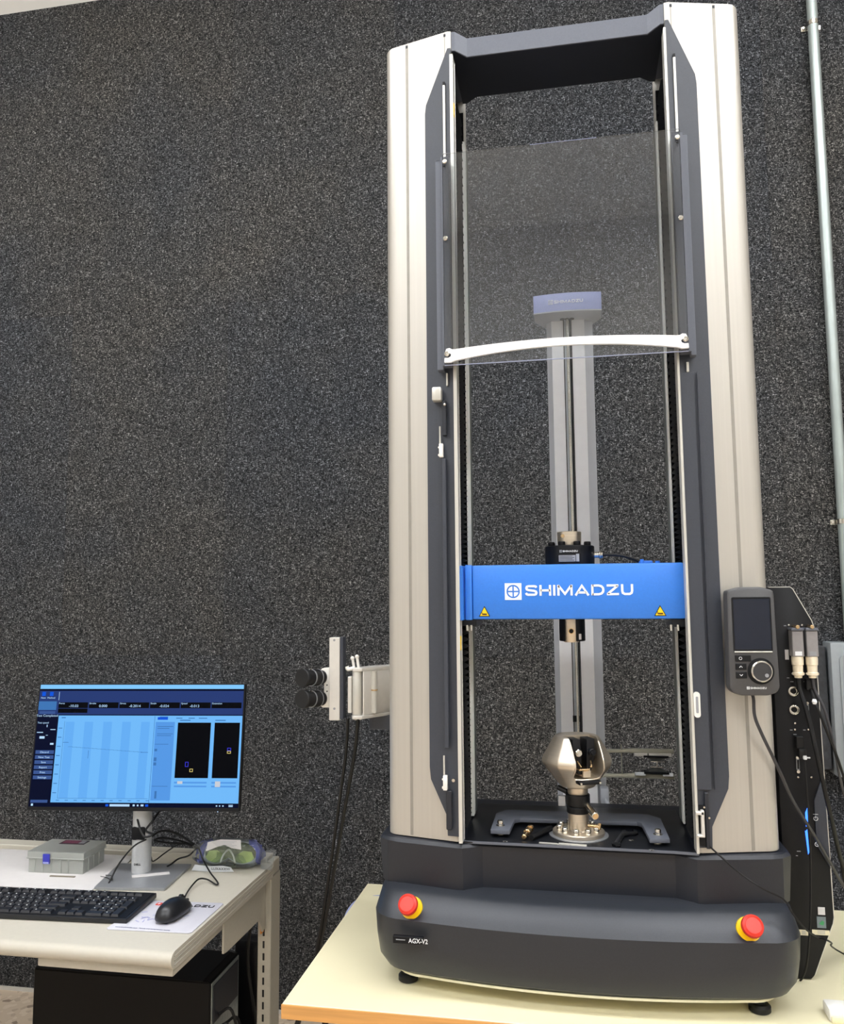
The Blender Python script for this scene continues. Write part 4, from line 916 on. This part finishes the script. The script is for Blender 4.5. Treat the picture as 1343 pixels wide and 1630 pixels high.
# post
for px_ in (DX1 - .036, -2.2):
    po = MB().box(px_, px_ + .034, .6035, .668, 0.0, DZ - .0335, .002, 1).build('post', BEIGEM, DK)
    if px_ > -1:
        for k in range(11):
            zc = .565 - k * .0285
            MB().box(px_ + .0135, px_ + .0185, .6025, .6040, zc - .0085, zc + .0085, .0006, 1).build('slot', BLACK, po)
        MB().box(px_ + .0342, px_ + .0350, .60, .632, DZ - .028, DZ - .010).build('post_badge', BLACK, DK)
MB().box(-2.2, DX1 - .036, .645, .655, .10, .16).build('stretcher', BEIGEM, DK)
for px_ in (DX1 - .036, -2.2): MB().box(px_, px_ + .034, .15, .70, 0, .03, .004, 2).build('foot', BEIGEM, DK)

# ---- monitor
MW, MH = .514, .2955
MC = Vector((-1.036, .455, 1.005))
TM_ = Matrix.Translation(MC) @ Matrix.Rotation(math.radians(7.9), 4, 'Z') @ Matrix.Rotation(math.radians(-7.2), 4, 'X') @ Matrix.Rotation(math.radians(.2), 4, 'Y')
MO = thing('monitor', 'flat computer monitor showing blue tinted test software on a silver stand', 'monitor', (-1.02, .47, DZ))
MB().box(-MW / 2, MW / 2, 0, .012, -MH / 2, MH / 2, .002, 1, T=TM_).box(-.12, .12, .012, .032, -.10, .10, .006, 2, T=TM_).build('monitor_case', BLACK, MO)
em = {}
def scr(name, col, e=1.0):
    return mat('screen_' + name, col, .5, 0, None, None, e)
S_LIGHT = scr('pale_blue', (116, 190, 255), .95); S_MID = scr('light_blue', (90, 160, 240), .9); S_DARK = scr('navy', (6, 14, 46), .8); S_BAND = scr('slate_blue', (44, 66, 128), .8)
S_WHITE = scr('bright', (185, 220, 255), 1.0); S_BLACK = scr('black', (3, 5, 14), .6); S_LINE = scr('line_blue', (70, 130, 200), .8); S_BTN = scr('button_blue', (66, 96, 160), .8)
S_ACC = scr('accent_blue', (16, 90, 230), .9); S_VIO = scr('violet', (60, 60, 220), 1.0); S_YEL = scr('yellow', (220, 200, 120), 1.0); S_TITLE = scr('title_blue', (130, 200, 255), 1.0)
SW, SHH = .505, .284
def sq(b, u0, v0, u1, v1, lay):
    """rectangle on the display; u from left, v from top, both 0..1"""
    y = -.0004 - lay * .00025
    P = [(-SW / 2 + u * SW, y, SHH / 2 - v * SHH + .003) for u, v in ((u0, v0), (u0, v1), (u1, v1), (u1, v0))]
    b.quad([TM_ @ Vector(p_) for p_ in P]); return b
DSP = sq(MB(), 0, 0, 1, 1, 0).build('display', S_DARK, MO)
def ui(name, m, rects, lay):
    b = MB()
    for r_ in rects: sq(b, *r_, lay)
    return b.build(name, m, DSP)
ui('title_bar', S_TITLE, [(0, 0, 1, .035)], 1)
ui('menu_band', S_BAND, [(.0, .052, 1, .135), (.0, .135, 1, .25), (0, .20, .085, .232)], 1)
ui('tool_icons', S_ACC, [(.012, .060, .030, .095), (.050, .060, .068, .095)], 2)
ui('readout_boxes', S_BLACK, [(.098 + k * .15, .148, .098 + k * .15 + .145, .196) for k in range(6)] + [(.098, .2, .243, .236)], 2)
ui('selected_tab', S_LINE, [(.0, .14, .088, .212)], 2)
for r__ in [(.008, .222, .085, .245)] + [(.008, .545 + k * .041, .098, .575 + k * .041) for k in range(6)] + [(.008, .945, .09, .968)]: ui('side_button', S_BTN, [r__], 2)
ui('work_area', S_LIGHT, [(.104, .258, 1, .965)], 1)
ui('graph_stripes', scr('stripe_blue', (104, 178, 250), .95), [(.143 + k * .092, .31, .143 + k * .092 + .042, .93) for k in range(5)], 2)
ui('graph_lines', S_LINE, [(.136, .305, .1375, .93), (.136, .930, .57, .9325), (.575, .262, .577, .965), (.265, .545, .267, .61), (.52, .558, .555, .5615), (.136, .478, .165, .482)]
   + [(.165 + k * .02, .515 + k * .0024, .187 + k * .02, .5172 + k * .0024) for k in range(18)] + [(.110, .36 + k * .075, .128, .366 + k * .075) for k in range(8)] + [(.13 + k * .043, .945, .145 + k * .043, .950) for k in range(11)], 3)
ui('settings_panel', S_MID, [(.582, .31, .675, .945)], 2)
for r__ in [(.592, .345, .668, .350), (.592, .36, .65, .365), (.592, .405, .668, .41), (.592, .42, .66, .425), (.585, .49, .65, .494), (.585, .6, .598, .63), (.585, .64, .598, .665), (.585, .53, .598, .55), (.585, .83, .66, .834), (.6, .87, .61, .93), (.12, .272, .14, .28), (.60, .265, .64, .27), (.70, .292, .75, .300), (.87, .292, .92, .300), (.68, .275, .71, .282), (.74, .275, .77, .282), (.79, .275, .83, .282)]: ui('settings_line', S_LINE, [r__], 3)
ui('active_tab', S_ACC, [(.590, .270, .640, .292)], 3)
ui('camera_views', S_BLACK, [(.690, .315, .850, .765), (.868, .315, .990, .765)], 2)
ui('slider_bars', S_MID, [(.690, .795, .845, .808), (.690, .825, .845, .838), (.868, .795, .985, .808), (.868, .825, .985, .838)], 2)
ui('warm_glow_marks', scr('pale_warm', (200, 205, 215), 1.0), [(.705, .79, .73, .812), (.885, .79, .91, .835)], 3)
def frame4(u0, v0, u1, v1, t=.0028): return [(u0, v0, u1, v0 + t * 1.7), (u0, v1 - t * 1.7, u1, v1), (u0, v0, u0 + t, v1), (u1 - t, v0, u1, v1)]
ui('violet_markers', S_VIO, frame4(.737, .635, .753, .675) + frame4(.935, .52, .953, .545), 3)
ui('yellow_markers', S_YEL, frame4(.760, .690, .776, .716) + frame4(.935, .545, .953, .567), 3)
ui('taskbar_icons', S_WHITE, [(.39, .976, .485, .994), (.012, .975, .022, .993), (.50, .977, .510, .992), (.520, .978, .528, .992), (.538, .977, .552, .992), (.895, .98, .902, .99), (.91, .98, .916, .99), (.925, .98, .932, .99), (.955, .976, .975, .982), (.955, .986, .975, .992)], 2)
ui('taskbar_blue', S_ACC, [(.370, .976, .384, .994), (.560, .976, .574, .994)], 2)
def stext(s, u, v, h, m=S_WHITE, al='LEFT'):
    return text('screen_text', s, h * SHH, (0, 0, 0), m, DSP, xs=1.1, rot=TM_ @ Matrix.Translation((-SW / 2 + u * SW, -.0013, SHH / 2 - v * SHH + .003)) @ RX90, depth=.0002, align=al)
for k, s in enumerate(('-10.03', '0.000', '-0.2014', '-0.024', '-0.013')): stext(s, .15 + k * .148, .188, .030)
for k, s in enumerate(('Force', 'Stroke', 'Stress', 'Strain', 'Speed', 'Extension')): stext(s, .100 + k * .150, .163, .020)
stext('Test Completed', .048, .268, .026, al='CENTER')
for k, s in enumerate(('Discard', 'New Test', 'Save', 'Report', 'Print', 'Settings')): stext(s, .052, .568 + k * .041, .022, al='CENTER')
stext('Test speed', .004, .325, .020); stext('New', .02, .117, .020, al='CENTER'); stext('Method', .059, .117, .020, al='CENTER')
for r__ in [(.05, .335, .054, .355), (.070, .372, .095, .378), (.005, .395, .035, .402), (.02, .43, .045, .45), (.075, .485, .092, .5), (.096, .06, .098, .13), (.05, .42, .06, .424)]: ui('side_mark', S_WHITE, [r__], 2)
ui('small_led', S_WHITE, [(.903, 1.026, .9075, 1.034)], 2)
# stand
sp = [at(150, 1417, Z=DZ), at(263, 1417, Z=DZ), at(305, 1381, Z=DZ), at(192, 1375, Z=DZ)]
sp = [(-1.083, .366), (-.921, .386), (-.937, .552), (-1.118, .530)]
MB().prism(sp, 2, DZ + .0005, DZ + .0075, .0012).build('stand_base', SILVER, MO)
N_ = MB()
for k in range(1):
    ptsn = [(-.0230 * math.cos(t2), -.018 * math.sin(t2) if math.sin(t2) < 0 else -.026 * math.sin(t2)) for t2 in [i * 2 * PI / 28 for i in range(28)]]
Tn = Matrix.Translation((-1.0345, .487, DZ + .0075)) @ Matrix.Rotation(math.radians(8), 4, 'Z')
t = MB().loft([[Tn @ Vector((x, y, 0)) for x, y in ptsn], [Tn @ Vector((x * .97, y, .10)) for x, y in ptsn], [Tn @ Vector((x * .9, y + .0, .225)) for x, y in ptsn]])
st = t.build('stand_neck', SILVERLT, MO, 50)
MB().box(-.016, .016, -.0275, -.0262 + .004, .078, .108, .004, 2, T=Tn).build('cable_hole', BLACK, st)
text('neck_lettering', 'DELL', .0062, (0, 0, 0), BLACK, st, xs=1.2, bold=.0001, rot=Tn @ Matrix.Translation((-.0085, -.0268, .020)) @ RX90)
MB().box(-.03, .03, -.012, .02, -.03, .03, .004, 1, T=Tn @ Matrix.Translation((0, .012, .255))).build('stand_head', SILVER, MO)
# paper slip on the stand foot
tag(MB().prism([(-1.038, .448), (-1.027, .432), (-.952, .470), (-.962, .486)], 2, DZ + .008, DZ + .0088).build('paper_slip', PAPER), 'folded white paper slip lying on the monitor stand foot', 'paper')

# ---- cables around the monitor
def dcable(pts, r, lab):
    return tag(MB().tube(pts, r).build('cable', RUBBER), lab, 'cable')
dcable([at(217, 1291, Y=.495), at(219, 1305, Y=.462), at(224, 1322, Y=.44), at(231, 1332, Y=.43), at(243, 1328, Y=.44), at(232, 1322, Y=.45), at(242, 1308, Y=.458), at(254, 1291, Y=.49)], .0026, 'black monitor cable looping through the front of the silver neck')
dcable([at(233, 1336, Y=.445), at(213, 1347, Y=.43), at(190, 1374, Y=.42), at(176, 1400, Y=.40), at(167, 1418, Y=.372), at(161, 1429, Z=DZ + .018)], .0019, 'thin black keyboard cable running from stand neck to keyboard')
dcable([at(242, 1330, Y=.53), at(258, 1322, Y=.55), at(276, 1326, Y=.55), at(300, 1338, Y=.56), at(316, 1350, Y=.57), at(322, 1366, Y=.55), at(334, 1388, Z=DZ + .014), at(346, 1404, Z=DZ + .005), at(344, 1408, Z=DZ + .004), at(330, 1400, Z=DZ + .008), at(317, 1399, Z=DZ + .012), at(307, 1408, Z=DZ + .008), at(297, 1422, Z=DZ + .006), at(291, 1437, Z=DZ + .009)], .0019, 'thin black mouse cable sweeping across the desk to the mouse')
bd = [at(241, 1332, Y=.56), at(256, 1323, Y=.555), at(278, 1325, Y=.56), at(300, 1338, Y=.57), at(314, 1350, Y=.57), at(296, 1343, Y=.575), at(270, 1342, Y=.57), at(246, 1338, Y=.56), at(258, 1334, Y=.56), at(285, 1338, Y=.575), at(310, 1347, Y=.58)]
dcable(bd, .0026, 'bundled loop of black cables hanging behind the monitor neck')
dcable([at(312, 1351, Y=.57), at(300, 1362, Y=.57), at(284, 1367, Y=.56), at(273, 1375, Z=DZ + .012), at(266, 1379, Z=DZ + .010)], .0021, 'lower black cable end touching the desk behind the stand')
dcable([at(240, 1363, Y=.54), at(244, 1371, Y=.55), at(262, 1358, Y=.56), at(280, 1346, Y=.565), at(292, 1341, Y=.57)], .0017, 'thin black cable rising from desk to the cable bundle')
tag(MB().tube([at(160, 1395, Z=DZ + .009), at(170, 1397, Z=DZ + .009), at(178, 1401, Z=DZ + .009), at(177, 1394, Z=DZ + .0095), at(168, 1393, Z=DZ + .009)], .0008, 6).build('wire_loop', RUBBER), 'tiny loop of black wire lying on the stand foot', 'wire')

# ---- keyboard
KB = thing('keyboard', 'black full size keyboard on the front of the beige desk', 'keyboard', (-1.1, .27, DZ))
kx1, ky0, ky1 = -.9005, .190, .334; kang = math.radians(3.2)
TK = Matrix.Translation((-.9035, .196, DZ - .0035)) @ Matrix.Rotation(kang, 4, 'Z') @ Matrix.Rotation(math.radians(2.0), 4, 'X')
MB().prism([(-.445, 0), (0, 0), (.0, .137), (-.445, .137)], 2, .0045, .015, .002, T=TK).build('keyboard_case', KEYB, KB)
MB().box(-.44, -.005, .005, .132, .0150, .0160, T=TK).build('key_bed', BLACK, KB)
rows = [(.014, [1.25, 1.25, 1.25, 5.75, 1.25, 1.25, 1.25, 1.25]), (.0325, [2.25] + [1] * 10 + [2.25]), (.051, [1.75] + [1] * 11 + [2.25]), (.0695, [1.5] + [1] * 12 + [1.5]), (.088, [1] * 13 + [2]), (.1155, [1, -.8] + [1] * 4 + [-.6] + [1] * 4 + [-.6] + [1] * 4)]
U = .0186; X0 = -.438
kmesh = {}
def key(x0, x1, yc, h=.0163):
    w_ = round(x1 - x0, 5)
    if (w_, h) not in kmesh:
        b = MB(); t = bmesh.new()
        vv = []
        for z, ins in ((0, .0006), (.0045, .0022)):
            vv.append([t.verts.new((sx * (w_ / 2 - ins), sy * (h / 2 - ins) + (.0006 if z else 0), z)) for sx, sy in ((-1, -1), (1, -1), (1, 1), (-1, 1))])
        for i in range(4): t.faces.new((vv[0][i], vv[0][(i + 1) % 4], vv[1][(i + 1) % 4], vv[1][i]))
        t.faces.new(vv[1]); t.faces.new(vv[0][::-1])
        me = bpy.data.meshes.new('key'); t.to_mesh(me); t.free(); me.materials.append(KEYC); kmesh[(w_, h)] = me
    o = bpy.data.objects.new('key', kmesh[(w_, h)]); COL.objects.link(o); o.parent = KB
    Mw = TK @ Matrix.Translation(((x0 + x1) / 2, yc, .016)); o.matrix_local = Matrix.Translation(-WLOC[KB.name]) @ Mw
    WLOC[o.name] = Mw.translation
leg_b = MB()
def legend(x, y): leg_b.box(x - .0018, x + .0008, y + .0005, y + .0028, .0206, .0209, T=TK)
for yc, ws in rows:
    x = X0
    for w_ in ws:
        if w_ < 0: x += -w_ * U; continue
        key(x + .0002, x + w_ * U - .0002, yc); 
        if w_ < 2: legend(x + U * .45, yc)
        x += w_ * U
NX = X0 + 15 * U + .004
for yc in (.0695, .088, .1155):
    for k in range(3): key(NX + k * U + .0002, NX + (k + 1) * U - .0002, yc); legend(NX + k * U + .008, yc)
key(NX + U, NX + 2 * U, .0325)
for k in range(3): key(NX + k * U + .0002, NX + (k + 1) * U - .0002, .014)
PX_ = NX + 3 * U + .004
for j_, yc in enumerate((.014, .0325, .051, .0695, .088)):
    for k in range(4):
        if k == 3 and j_ in (0, 2): key(PX_ + k * U + .0002, PX_ + (k + 1) * U - .0002, yc + U / 2, .0163 + U); continue
        if k == 3 and j_ in (1, 3): continue
        if j_ == 0 and k == 0: key(PX_ + .0002, PX_ + 2 * U - .0002, yc); continue
        if j_ == 0 and k == 1: continue
        key(PX_ + k * U + .0002, PX_ + (k + 1) * U - .0002, yc); legend(PX_ + k * U + .008, yc)
for k in range(4): key(PX_ + k * U + .0002, PX_ + (k + 1) * U - .0002, .1155, .011)
leg_b.build('key_legends', WHITEP, KB)['kind'] = 'stuff'

# ---- mouse pad and mouse
PD = thing('mouse_pad', 'white mouse pad with printed lettering at the desk corner', 'mouse pad', (-.84, .25, DZ))
MB().prism([(-.932, .170), (-.927, .1665), (-.758, .1745), (-.753, .179), (-.7545, .330), (-.759, .334), (-.925, .322), (-.929, .317)], 2, DZ + .0003, DZ + .0025, .0006).build('pad_sheet', PADM, PD)
RK = Matrix.Rotation(math.radians(2), 4, 'Z')
emb = Matrix.Translation((-.897, .298, DZ + .0031)) @ RK
MB().box(0, .0135, 0, .0135, -.0003, .0003, .003, 2, axis=2, T=emb).build('red_badge', mat('red_print', (206, 70, 60), .6), PD)
MB().box(.003, .0105, .0062, .0074, .0003, .0006, T=emb).box(.0062, .0074, .003, .0105, .0003, .0006, T=emb).build('badge_cross', WHITEP, PD)
logo_text('pad_lettering', .0118, .113, emb @ Matrix.Translation((.018, .0008, .0003)) @ Matrix.Rotation(-PI / 2, 4, 'X'), mat('black_print', (30, 30, 34), .6), PD)
pm = mat('pale_violet_print', (168, 170, 208), .6)
b = MB()
for k in range(26):
    a = random.uniform(0, 2 * PI); r_ = random.uniform(.2, 1) * .05; xx = -.853 + r_ * 1.2 * math.cos(a); yy = .243 + r_ * .8 * math.sin(a)
    b.box(-.006, .006, -.0011, .0011, 0, .0004, T=Matrix.Translation((xx, yy, DZ + .0026)) @ Matrix.Rotation(random.uniform(0, PI), 4, 'Z'))
b.build('pad_pattern', pm, PD)
text('pad_small_print', 'www.ssi.shimadzu.com  Tensile and compression testing', .0052, (-.918, .1765, DZ + .0031), mat('grey_pad_print', (120, 122, 150), .6), PD, rot=Matrix.Rotation(math.radians(2.5), 4, 'Z').to_4x4() if 0 else Matrix.Translation((0, 0, 0)), depth=.0004)
MS = thing('mouse', 'black computer mouse resting on the white mouse pad', 'mouse', (-.823, .247, DZ + .0025))
t = bmesh.new(); bmesh.ops.create_uvsphere(t, u_segments=28, v_segments=16, radius=1)
for v in t.verts:
    x, y, z = v.co; wdt = .0275 * (1 - .10 * math.cos(y * 3)); z2 = z if z > 0 else z * .25
    sq_ = 1 + .12 * (x * y) ** 2
    v.co = Vector((x * wdt * sq_, y * .050 * sq_, z2 * (.030 - .006 * y)))
MT = Matrix.Translation((-.827, .246, DZ + .0105)) @ Matrix.Rotation(math.radians(-4), 4, 'Z')
bmesh.ops.transform(t, matrix=MT, verts=t.verts); b = MB(); b._merge(t)
b.build('mouse_shell', mat('satin_black_mouse', (26, 27, 31), .33, 0, (300, .05)), MS, 80)
MB().box(-.0006, .0006, .010, .048, .016, .0195, T=MT @ Matrix.Rotation(math.radians(-0), 4, 'X')).build('button_gap', BLACK, MS)
MB().cyl(MT @ Vector((-.003, .028, .0195)), MT @ Vector((.003, .028, .0195)), .0075, n=20).build('scroll_wheel', RUBBER, MS)
MB().box(-.004, .004, .046, .055, .002, .010, .001, 1, T=MT).build('cable_boot', RUBBER, MS)

# ---- white sheet (folder) and clear box on the left of the desk
SHT = tag(MB().prism([(-1.47, .35), (-1.083, .350), (-1.107, .555), (-1.118, .600), (-1.50, .600)], 2, DZ + .0004, DZ + .0034, .0004).build('white_folder', PAPER), 'white folder lying on desk under the clear plastic box', 'folder')
tag(MB().prism([(-1.0815, .352), (-1.0785, .352), (-1.066, .465), (-1.085, .560), (-1.105, .555)], 2, DZ + .0006, DZ + .0016).build('loose_sheet', mat('cream_paper', (206, 200, 180), .7, 0, (60, .02))), 'cream sheet peeking out right of the white folder', 'paper')
tag(MB().prism([(-1.235, .4225), (-1.172, .4260), (-1.172, .4310), (-1.235, .4275)], 2, DZ + .0036, DZ + .0056).build('grey_strip', mat('taupe_strip', (128, 120, 106), .6)), 'thin taupe strip lying in front of the clear plastic box', 'strip')
BX = thing('plastic_box', 'frosted clear plastic box with blue latch on the white folder', 'box', (-1.235, .50, DZ + .0034))
TB = Matrix.Translation((-1.308, .4420, DZ + .0036)) @ Matrix.Rotation(math.radians(2.5), 4, 'Z') @ Matrix.Diagonal((.90, .80, .98, 1))
def shell(b, x0, x1, y0, y1, z0, z1, w_, T, top=False):
    b.box(x0, x1, y0, y0 + w_, z0, z1, .0005, 1, T=T).box(x0, x1, y1 - w_, y1, z0, z1, .0005, 1, T=T).box(x0, x0 + w_, y0 + w_, y1 - w_, z0, z1, T=T).box(x1 - w_, x1, y0 + w_, y1 - w_, z0, z1, T=T)
    zz = (z1 - w_, z1) if top else (z0, z0 + w_)
    b.box(x0 + w_, x1 - w_, y0 + w_, y1 - w_, zz[0] , zz[1], T=T); return b
shell(MB(), .002, .158, .002, .125, 0, .034, .0016, TB).build('box_body', MILKY, BX)
shell(MB(), -.001, .161, -.001, .128, .0345, .050, .0016, TB, True).build('box_lid', MILKY, BX)
MB().box(-.003, .163, -.003, .130, .0335, .0365, .001, 1, T=TB).build('box_rim', MILKY, BX)
b = MB()
for x in (.020, .043, .044 + .022 * 1.05, .095, .115): b.box(x, x + .0016, -.0006, .002, .002, .0325, T=TB)
for y in (.03, .06, .09): b.box(.1585, .1605, y, y + .0016, .002, .0325, T=TB)
for x in (.040, .080, .120): b.box(x, x + .001, .004, .122, .002, .028, T=TB)
b.build('box_ribs', MILKY, BX)
MB().box(.046, .066, -.0062, -.0032, .023, .0465, .0012, 2, T=TB).build('blue_latch', mat('blue_latch_plastic', (52, 56, 168), .4, 0, (100, .04)), BX)
MB().box(.048, .064, -.0070, -.0062, .0235, .028, T=TB).build('latch_ribs', mat('pale_latch', (150, 156, 214), .5), BX)
lid = MB().box(.045, .118, .080, .118, .0502, .0508, T=TB).build('lid_label', mat('label_dark_print', (52, 40, 50), .5, 0, (300, .2)), BX)
MB().box(.050, .096, .088, .112, .0509, .0512, T=TB).build('label_colour', mat('label_maroon_print', (120, 60, 84), .5, 0, (300, .3)), lid)
MB().box(.098, .114, .088, .112, .0509, .0512, T=TB).build('label_plain', GREYPRINT, lid)
MB().box(.128, .146, .012, .026, .002, .010, .002, 1, T=TB).box(.085, .11, .03, .05, .002, .008, .002, 1, T=TB).build('box_contents', mat('pale_yellow_part', (226, 222, 170), .5, 0, (100, .05)), BX)

# ---- bagged safety goggles
GG = thing('safety_goggles', 'blue framed safety goggles in a clear bag with white label at desk rear', 'goggles', (-.87, .59, DZ))
def gt(px, py, Y): return at(px, py, Y=Y)
gy = .560
gc = gt(362, 1362, gy)
TL = Matrix.Translation((gc.x, gy, DZ + .001)) @ Matrix.Rotation(math.radians(4), 4, 'Z')
TG = Matrix.Translation((gc.x, gy, DZ + .001)) @ Matrix.Rotation(math.radians(4), 4, 'Z') @ Matrix.Rotation(math.radians(-16), 4, 'X')
def gout(s=1.0, n=36):
    P = []
    for i in range(n):
        a = 2 * PI * i / n
        x = .076 * s * math.copysign(abs(math.cos(a)) ** .65, math.cos(a)); z = .029 * s * math.copysign(abs(math.sin(a)) ** .75, math.sin(a))
        if z < 0: z += .016 * math.exp(-(x / .017) ** 2) * s
        P.append((x, z + .033))
    return P
def gcurve(x): return .016 * (x / .076) ** 2
def gring(s, y): return [TG @ Vector((x, y + gcurve(x), z)) for x, z in gout(s)]
MB().loft([gring(.99, .0), gring(1.0, .004), gring(1.0, .020), gring(.93, .022), gring(.86, .018), gring(.86, .002), gring(.93, -.002), gring(.99, .0)], cap=False).build('goggle_frame', mat('clear_grey_frame', (176, 186, 192), .3, 0, (80, .05)), GG, 50)
for sgn in (-1, 1):
    MB().prism([(sgn * .0765, .012), (sgn * .0770, .044), (sgn * .066, .058), (sgn * .046, .064), (sgn * .046, .054), (sgn * .060, .046), (sgn * .067, .036), (sgn * .068, .012)], 1, -.003, .016, .001, T=TG @ Matrix.Translation((0, .008, 0))).build('blue_vent', GOGBLUE, GG)
MB().loft([gring(.87, .004), gring(.87, .0062)]).build('goggle_lens', LENS, GG, 50)
for sgn in (-1, 1):
    MB().prism([(sgn * .014, .018), (sgn * .030, .009), (sgn * .052, .010), (sgn * .062, .022), (sgn * .054, .036), (sgn * .034, .038), (sgn * .019, .030)], 1, .010, .012, T=TG).build('lens_film', mat('pale_green_film', (176, 200, 112), .4, 0, (40, .2)), GG)
MB().tube([TG @ Vector((x, -.003, z)) for x, z in ((-.018, .010), (-.012, .028), (0, .040), (.012, .028), (.020, .010))], .0022).build('nose_bridge', mat('clear_white_plastic', (220, 226, 214), .3, 0, (90, .04)), GG)
MB().prism([(-.046, .040), (-.043, .061), (-.01, .068), (.040, .068), (.042, .046), (.018, .049), (.000, .056), (-.018, .051)], 1, -.0300, -.0290, T=TL @ Matrix.Rotation(math.radians(-8), 4, 'X')).build('paper_label', PAPER, GG)
b = MB()
for k in range(5): b.box(-.036 + .004 * k, .030 - .006 * (k % 3), -.0304, -.0300, .0635 - k * .0028, .0641 - k * .0028, T=TL @ Matrix.Rotation(math.radians(-8), 4, 'X'))
b.build('label_print', GREYPRINT, GG)
text('bag_print', 'LUXAXXW', .0085, (0, 0, 0), BLACK, GG, xs=1.1, rot=TL @ Matrix.Translation((-.028, -.0335, .0040)) @ RX90, depth=.0003)
MB().prism([(-.078, .001), (-.07, .015), (-.03, .012), (.0, .014), (.02, .011), (.028, .001), (-.02, -.001)], 1, -.0330, -.0322, T=TL).build('bag_header', mat('white_bag_print', (206, 210, 214), .35, 0, (60, .05)), GG)
rr = random.Random(3); rings = []
for u, (w_, d0, h0) in enumerate(((.0, .0, .0), (.55, .5, .55), (.86, .85, .85), (.97, 1, .98), (1, 1, 1), (.98, 1, 1), (.9, .9, .92), (.6, .6, .7), (.0, .0, .0))):
    pass
t = bmesh.new(); bmesh.ops.create_uvsphere(t, u_segments=40, v_segments=20, radius=1)
for v in t.verts:
    x, y, z = v.co
    n_ = .05 * math.sin(9 * x + 4 * z) * math.cos(7 * z + 3 * y) + .035 * math.sin(17 * x + 11 * y) + .02 * math.sin(31 * z + 8 * x)
    f = 1 + n_
    v.co = Vector((math.copysign(abs(x) ** .8, x) * .090 * f, y * .032 * f + .006, max(0.0005, .0335 + math.copysign(abs(z) ** .75, z) * .0345 * f)))
bmesh.ops.transform(t, matrix=Matrix.Translation((gc.x, gy, DZ)) @ Matrix.Rotation(math.radians(4), 4, 'Z'), verts=t.verts)
b = MB(); b._merge(t); b.build('clear_bag', BAGM, GG, 28)
fl_ = [Vector((.086, .0, .002)), Vector((.116, -.006, .001)), Vector((.128, -.004, .050)), Vector((.104, .004, .046)), Vector((.088, .004, .040))]
t = bmesh.new(); Tg2 = Matrix.Translation((gc.x, gy, DZ)); vs = [t.verts.new(Tg2 @ p_) for p_ in fl_]; vs2 = [t.verts.new(Tg2 @ (p_ + Vector((0, .0006, 0)))) for p_ in fl_]
t.faces.new(vs); t.faces.new(vs2[::-1])
for i in range(5): t.faces.new((vs[i], vs2[i], vs2[(i + 1) % 5], vs[(i + 1) % 5]))
b = MB(); b._merge(t); b.build('bag_flap', BAGM, GG)

# ---- computer tower under the desk
PC = thing('computer_tower', 'black computer tower on the floor below the desk with rear ports lit', 'computer', (-1.10, .60, 0))
px0, px1, py0, py1, pz = -1.335, -.868, .520, .69, .448
MB().box(px0, px1, py0, py1, .004, pz, .003, 1).build('tower_case', mat('black_case_paint', (13, 12, 12), .6, 0, (200, .08), spec=.2), PC)
MB().box(px0 + .002, px1 - .02, py0 + .002, py1 - .002, pz, pz + .0015, .0005, 1).build('top_cover', BLACK, PC)
bk = MB().box(px1 + .0002, px1 + .0022, py0 + .005, py1 - .005, .02, pz - .004, .0005, 1).build('rear_plate', mat('galvanised_rear', (150, 158, 158), .35, .6, (120, .15)), PC)
MB().box(px1 + .002, px1 + .004, py0 + .012, py1 - .012, pz - .10, pz - .012, .001, 1).build('power_supply', DARKER, bk)
for k in range(5): MB().box(px1 + .002, px1 + .004, py0 + .072, py1 - .018, .10 + k * .034, .124 + k * .034, .0006, 1).build('slot_cover', SILVER, bk)
for k, (yy, zz) in enumerate(((.016, .30), (.028, .28), (.016, .25), (.036, .318), (.016, .215), (.03, .24))):
    MB().box(px1 + .002, px1 + .008, py0 + yy, py0 + yy + .010, zz, zz + .010, .001, 1).build('rear_port', (CHROME, BLACK, LEDGREEN)[k % 3], bk)
for k, (y0_, z0_, yy, zz) in enumerate(((.56, .36, .63, .12), (.60, .32, .66, .06), (.545, .33, .62, .03))):
    tag(MB().tube([(px1 + .006, y0_, z0_), (px1 + .035, y0_ + .01, z0_ + .004), (px1 + .055, (y0_ + yy) / 2, (z0_ + zz) / 2), (px1 + .065, yy + .02, zz), (px1 + .05, yy + .1, .006), (px1 - .02 + .03 * k, yy + .2, .006)], .0035).build('cable', RUBBER),
        ('upper black cable plugged into the rear of the computer tower', 'middle black cable plugged into the rear of the computer tower', 'lowest black cable plugged into the rear of the computer tower')[k], 'cable')
tag(MB().tube([(px1 + .02, .74, .55), (px1 + .0, .75, .40), (px1 + .03, .76, .2), (px1 + .04, .80, .0055)], .005).build('cable', RUBBER), 'thick black cable hanging behind the computer tower by the desk post', 'cable')
tag(MB().box(px1 - .05, px1 + .015, .78, .83, .22, .44, .006, 2).build('power_adapter', BLACK), 'black upright box behind the computer tower beside the desk post', 'adapter')
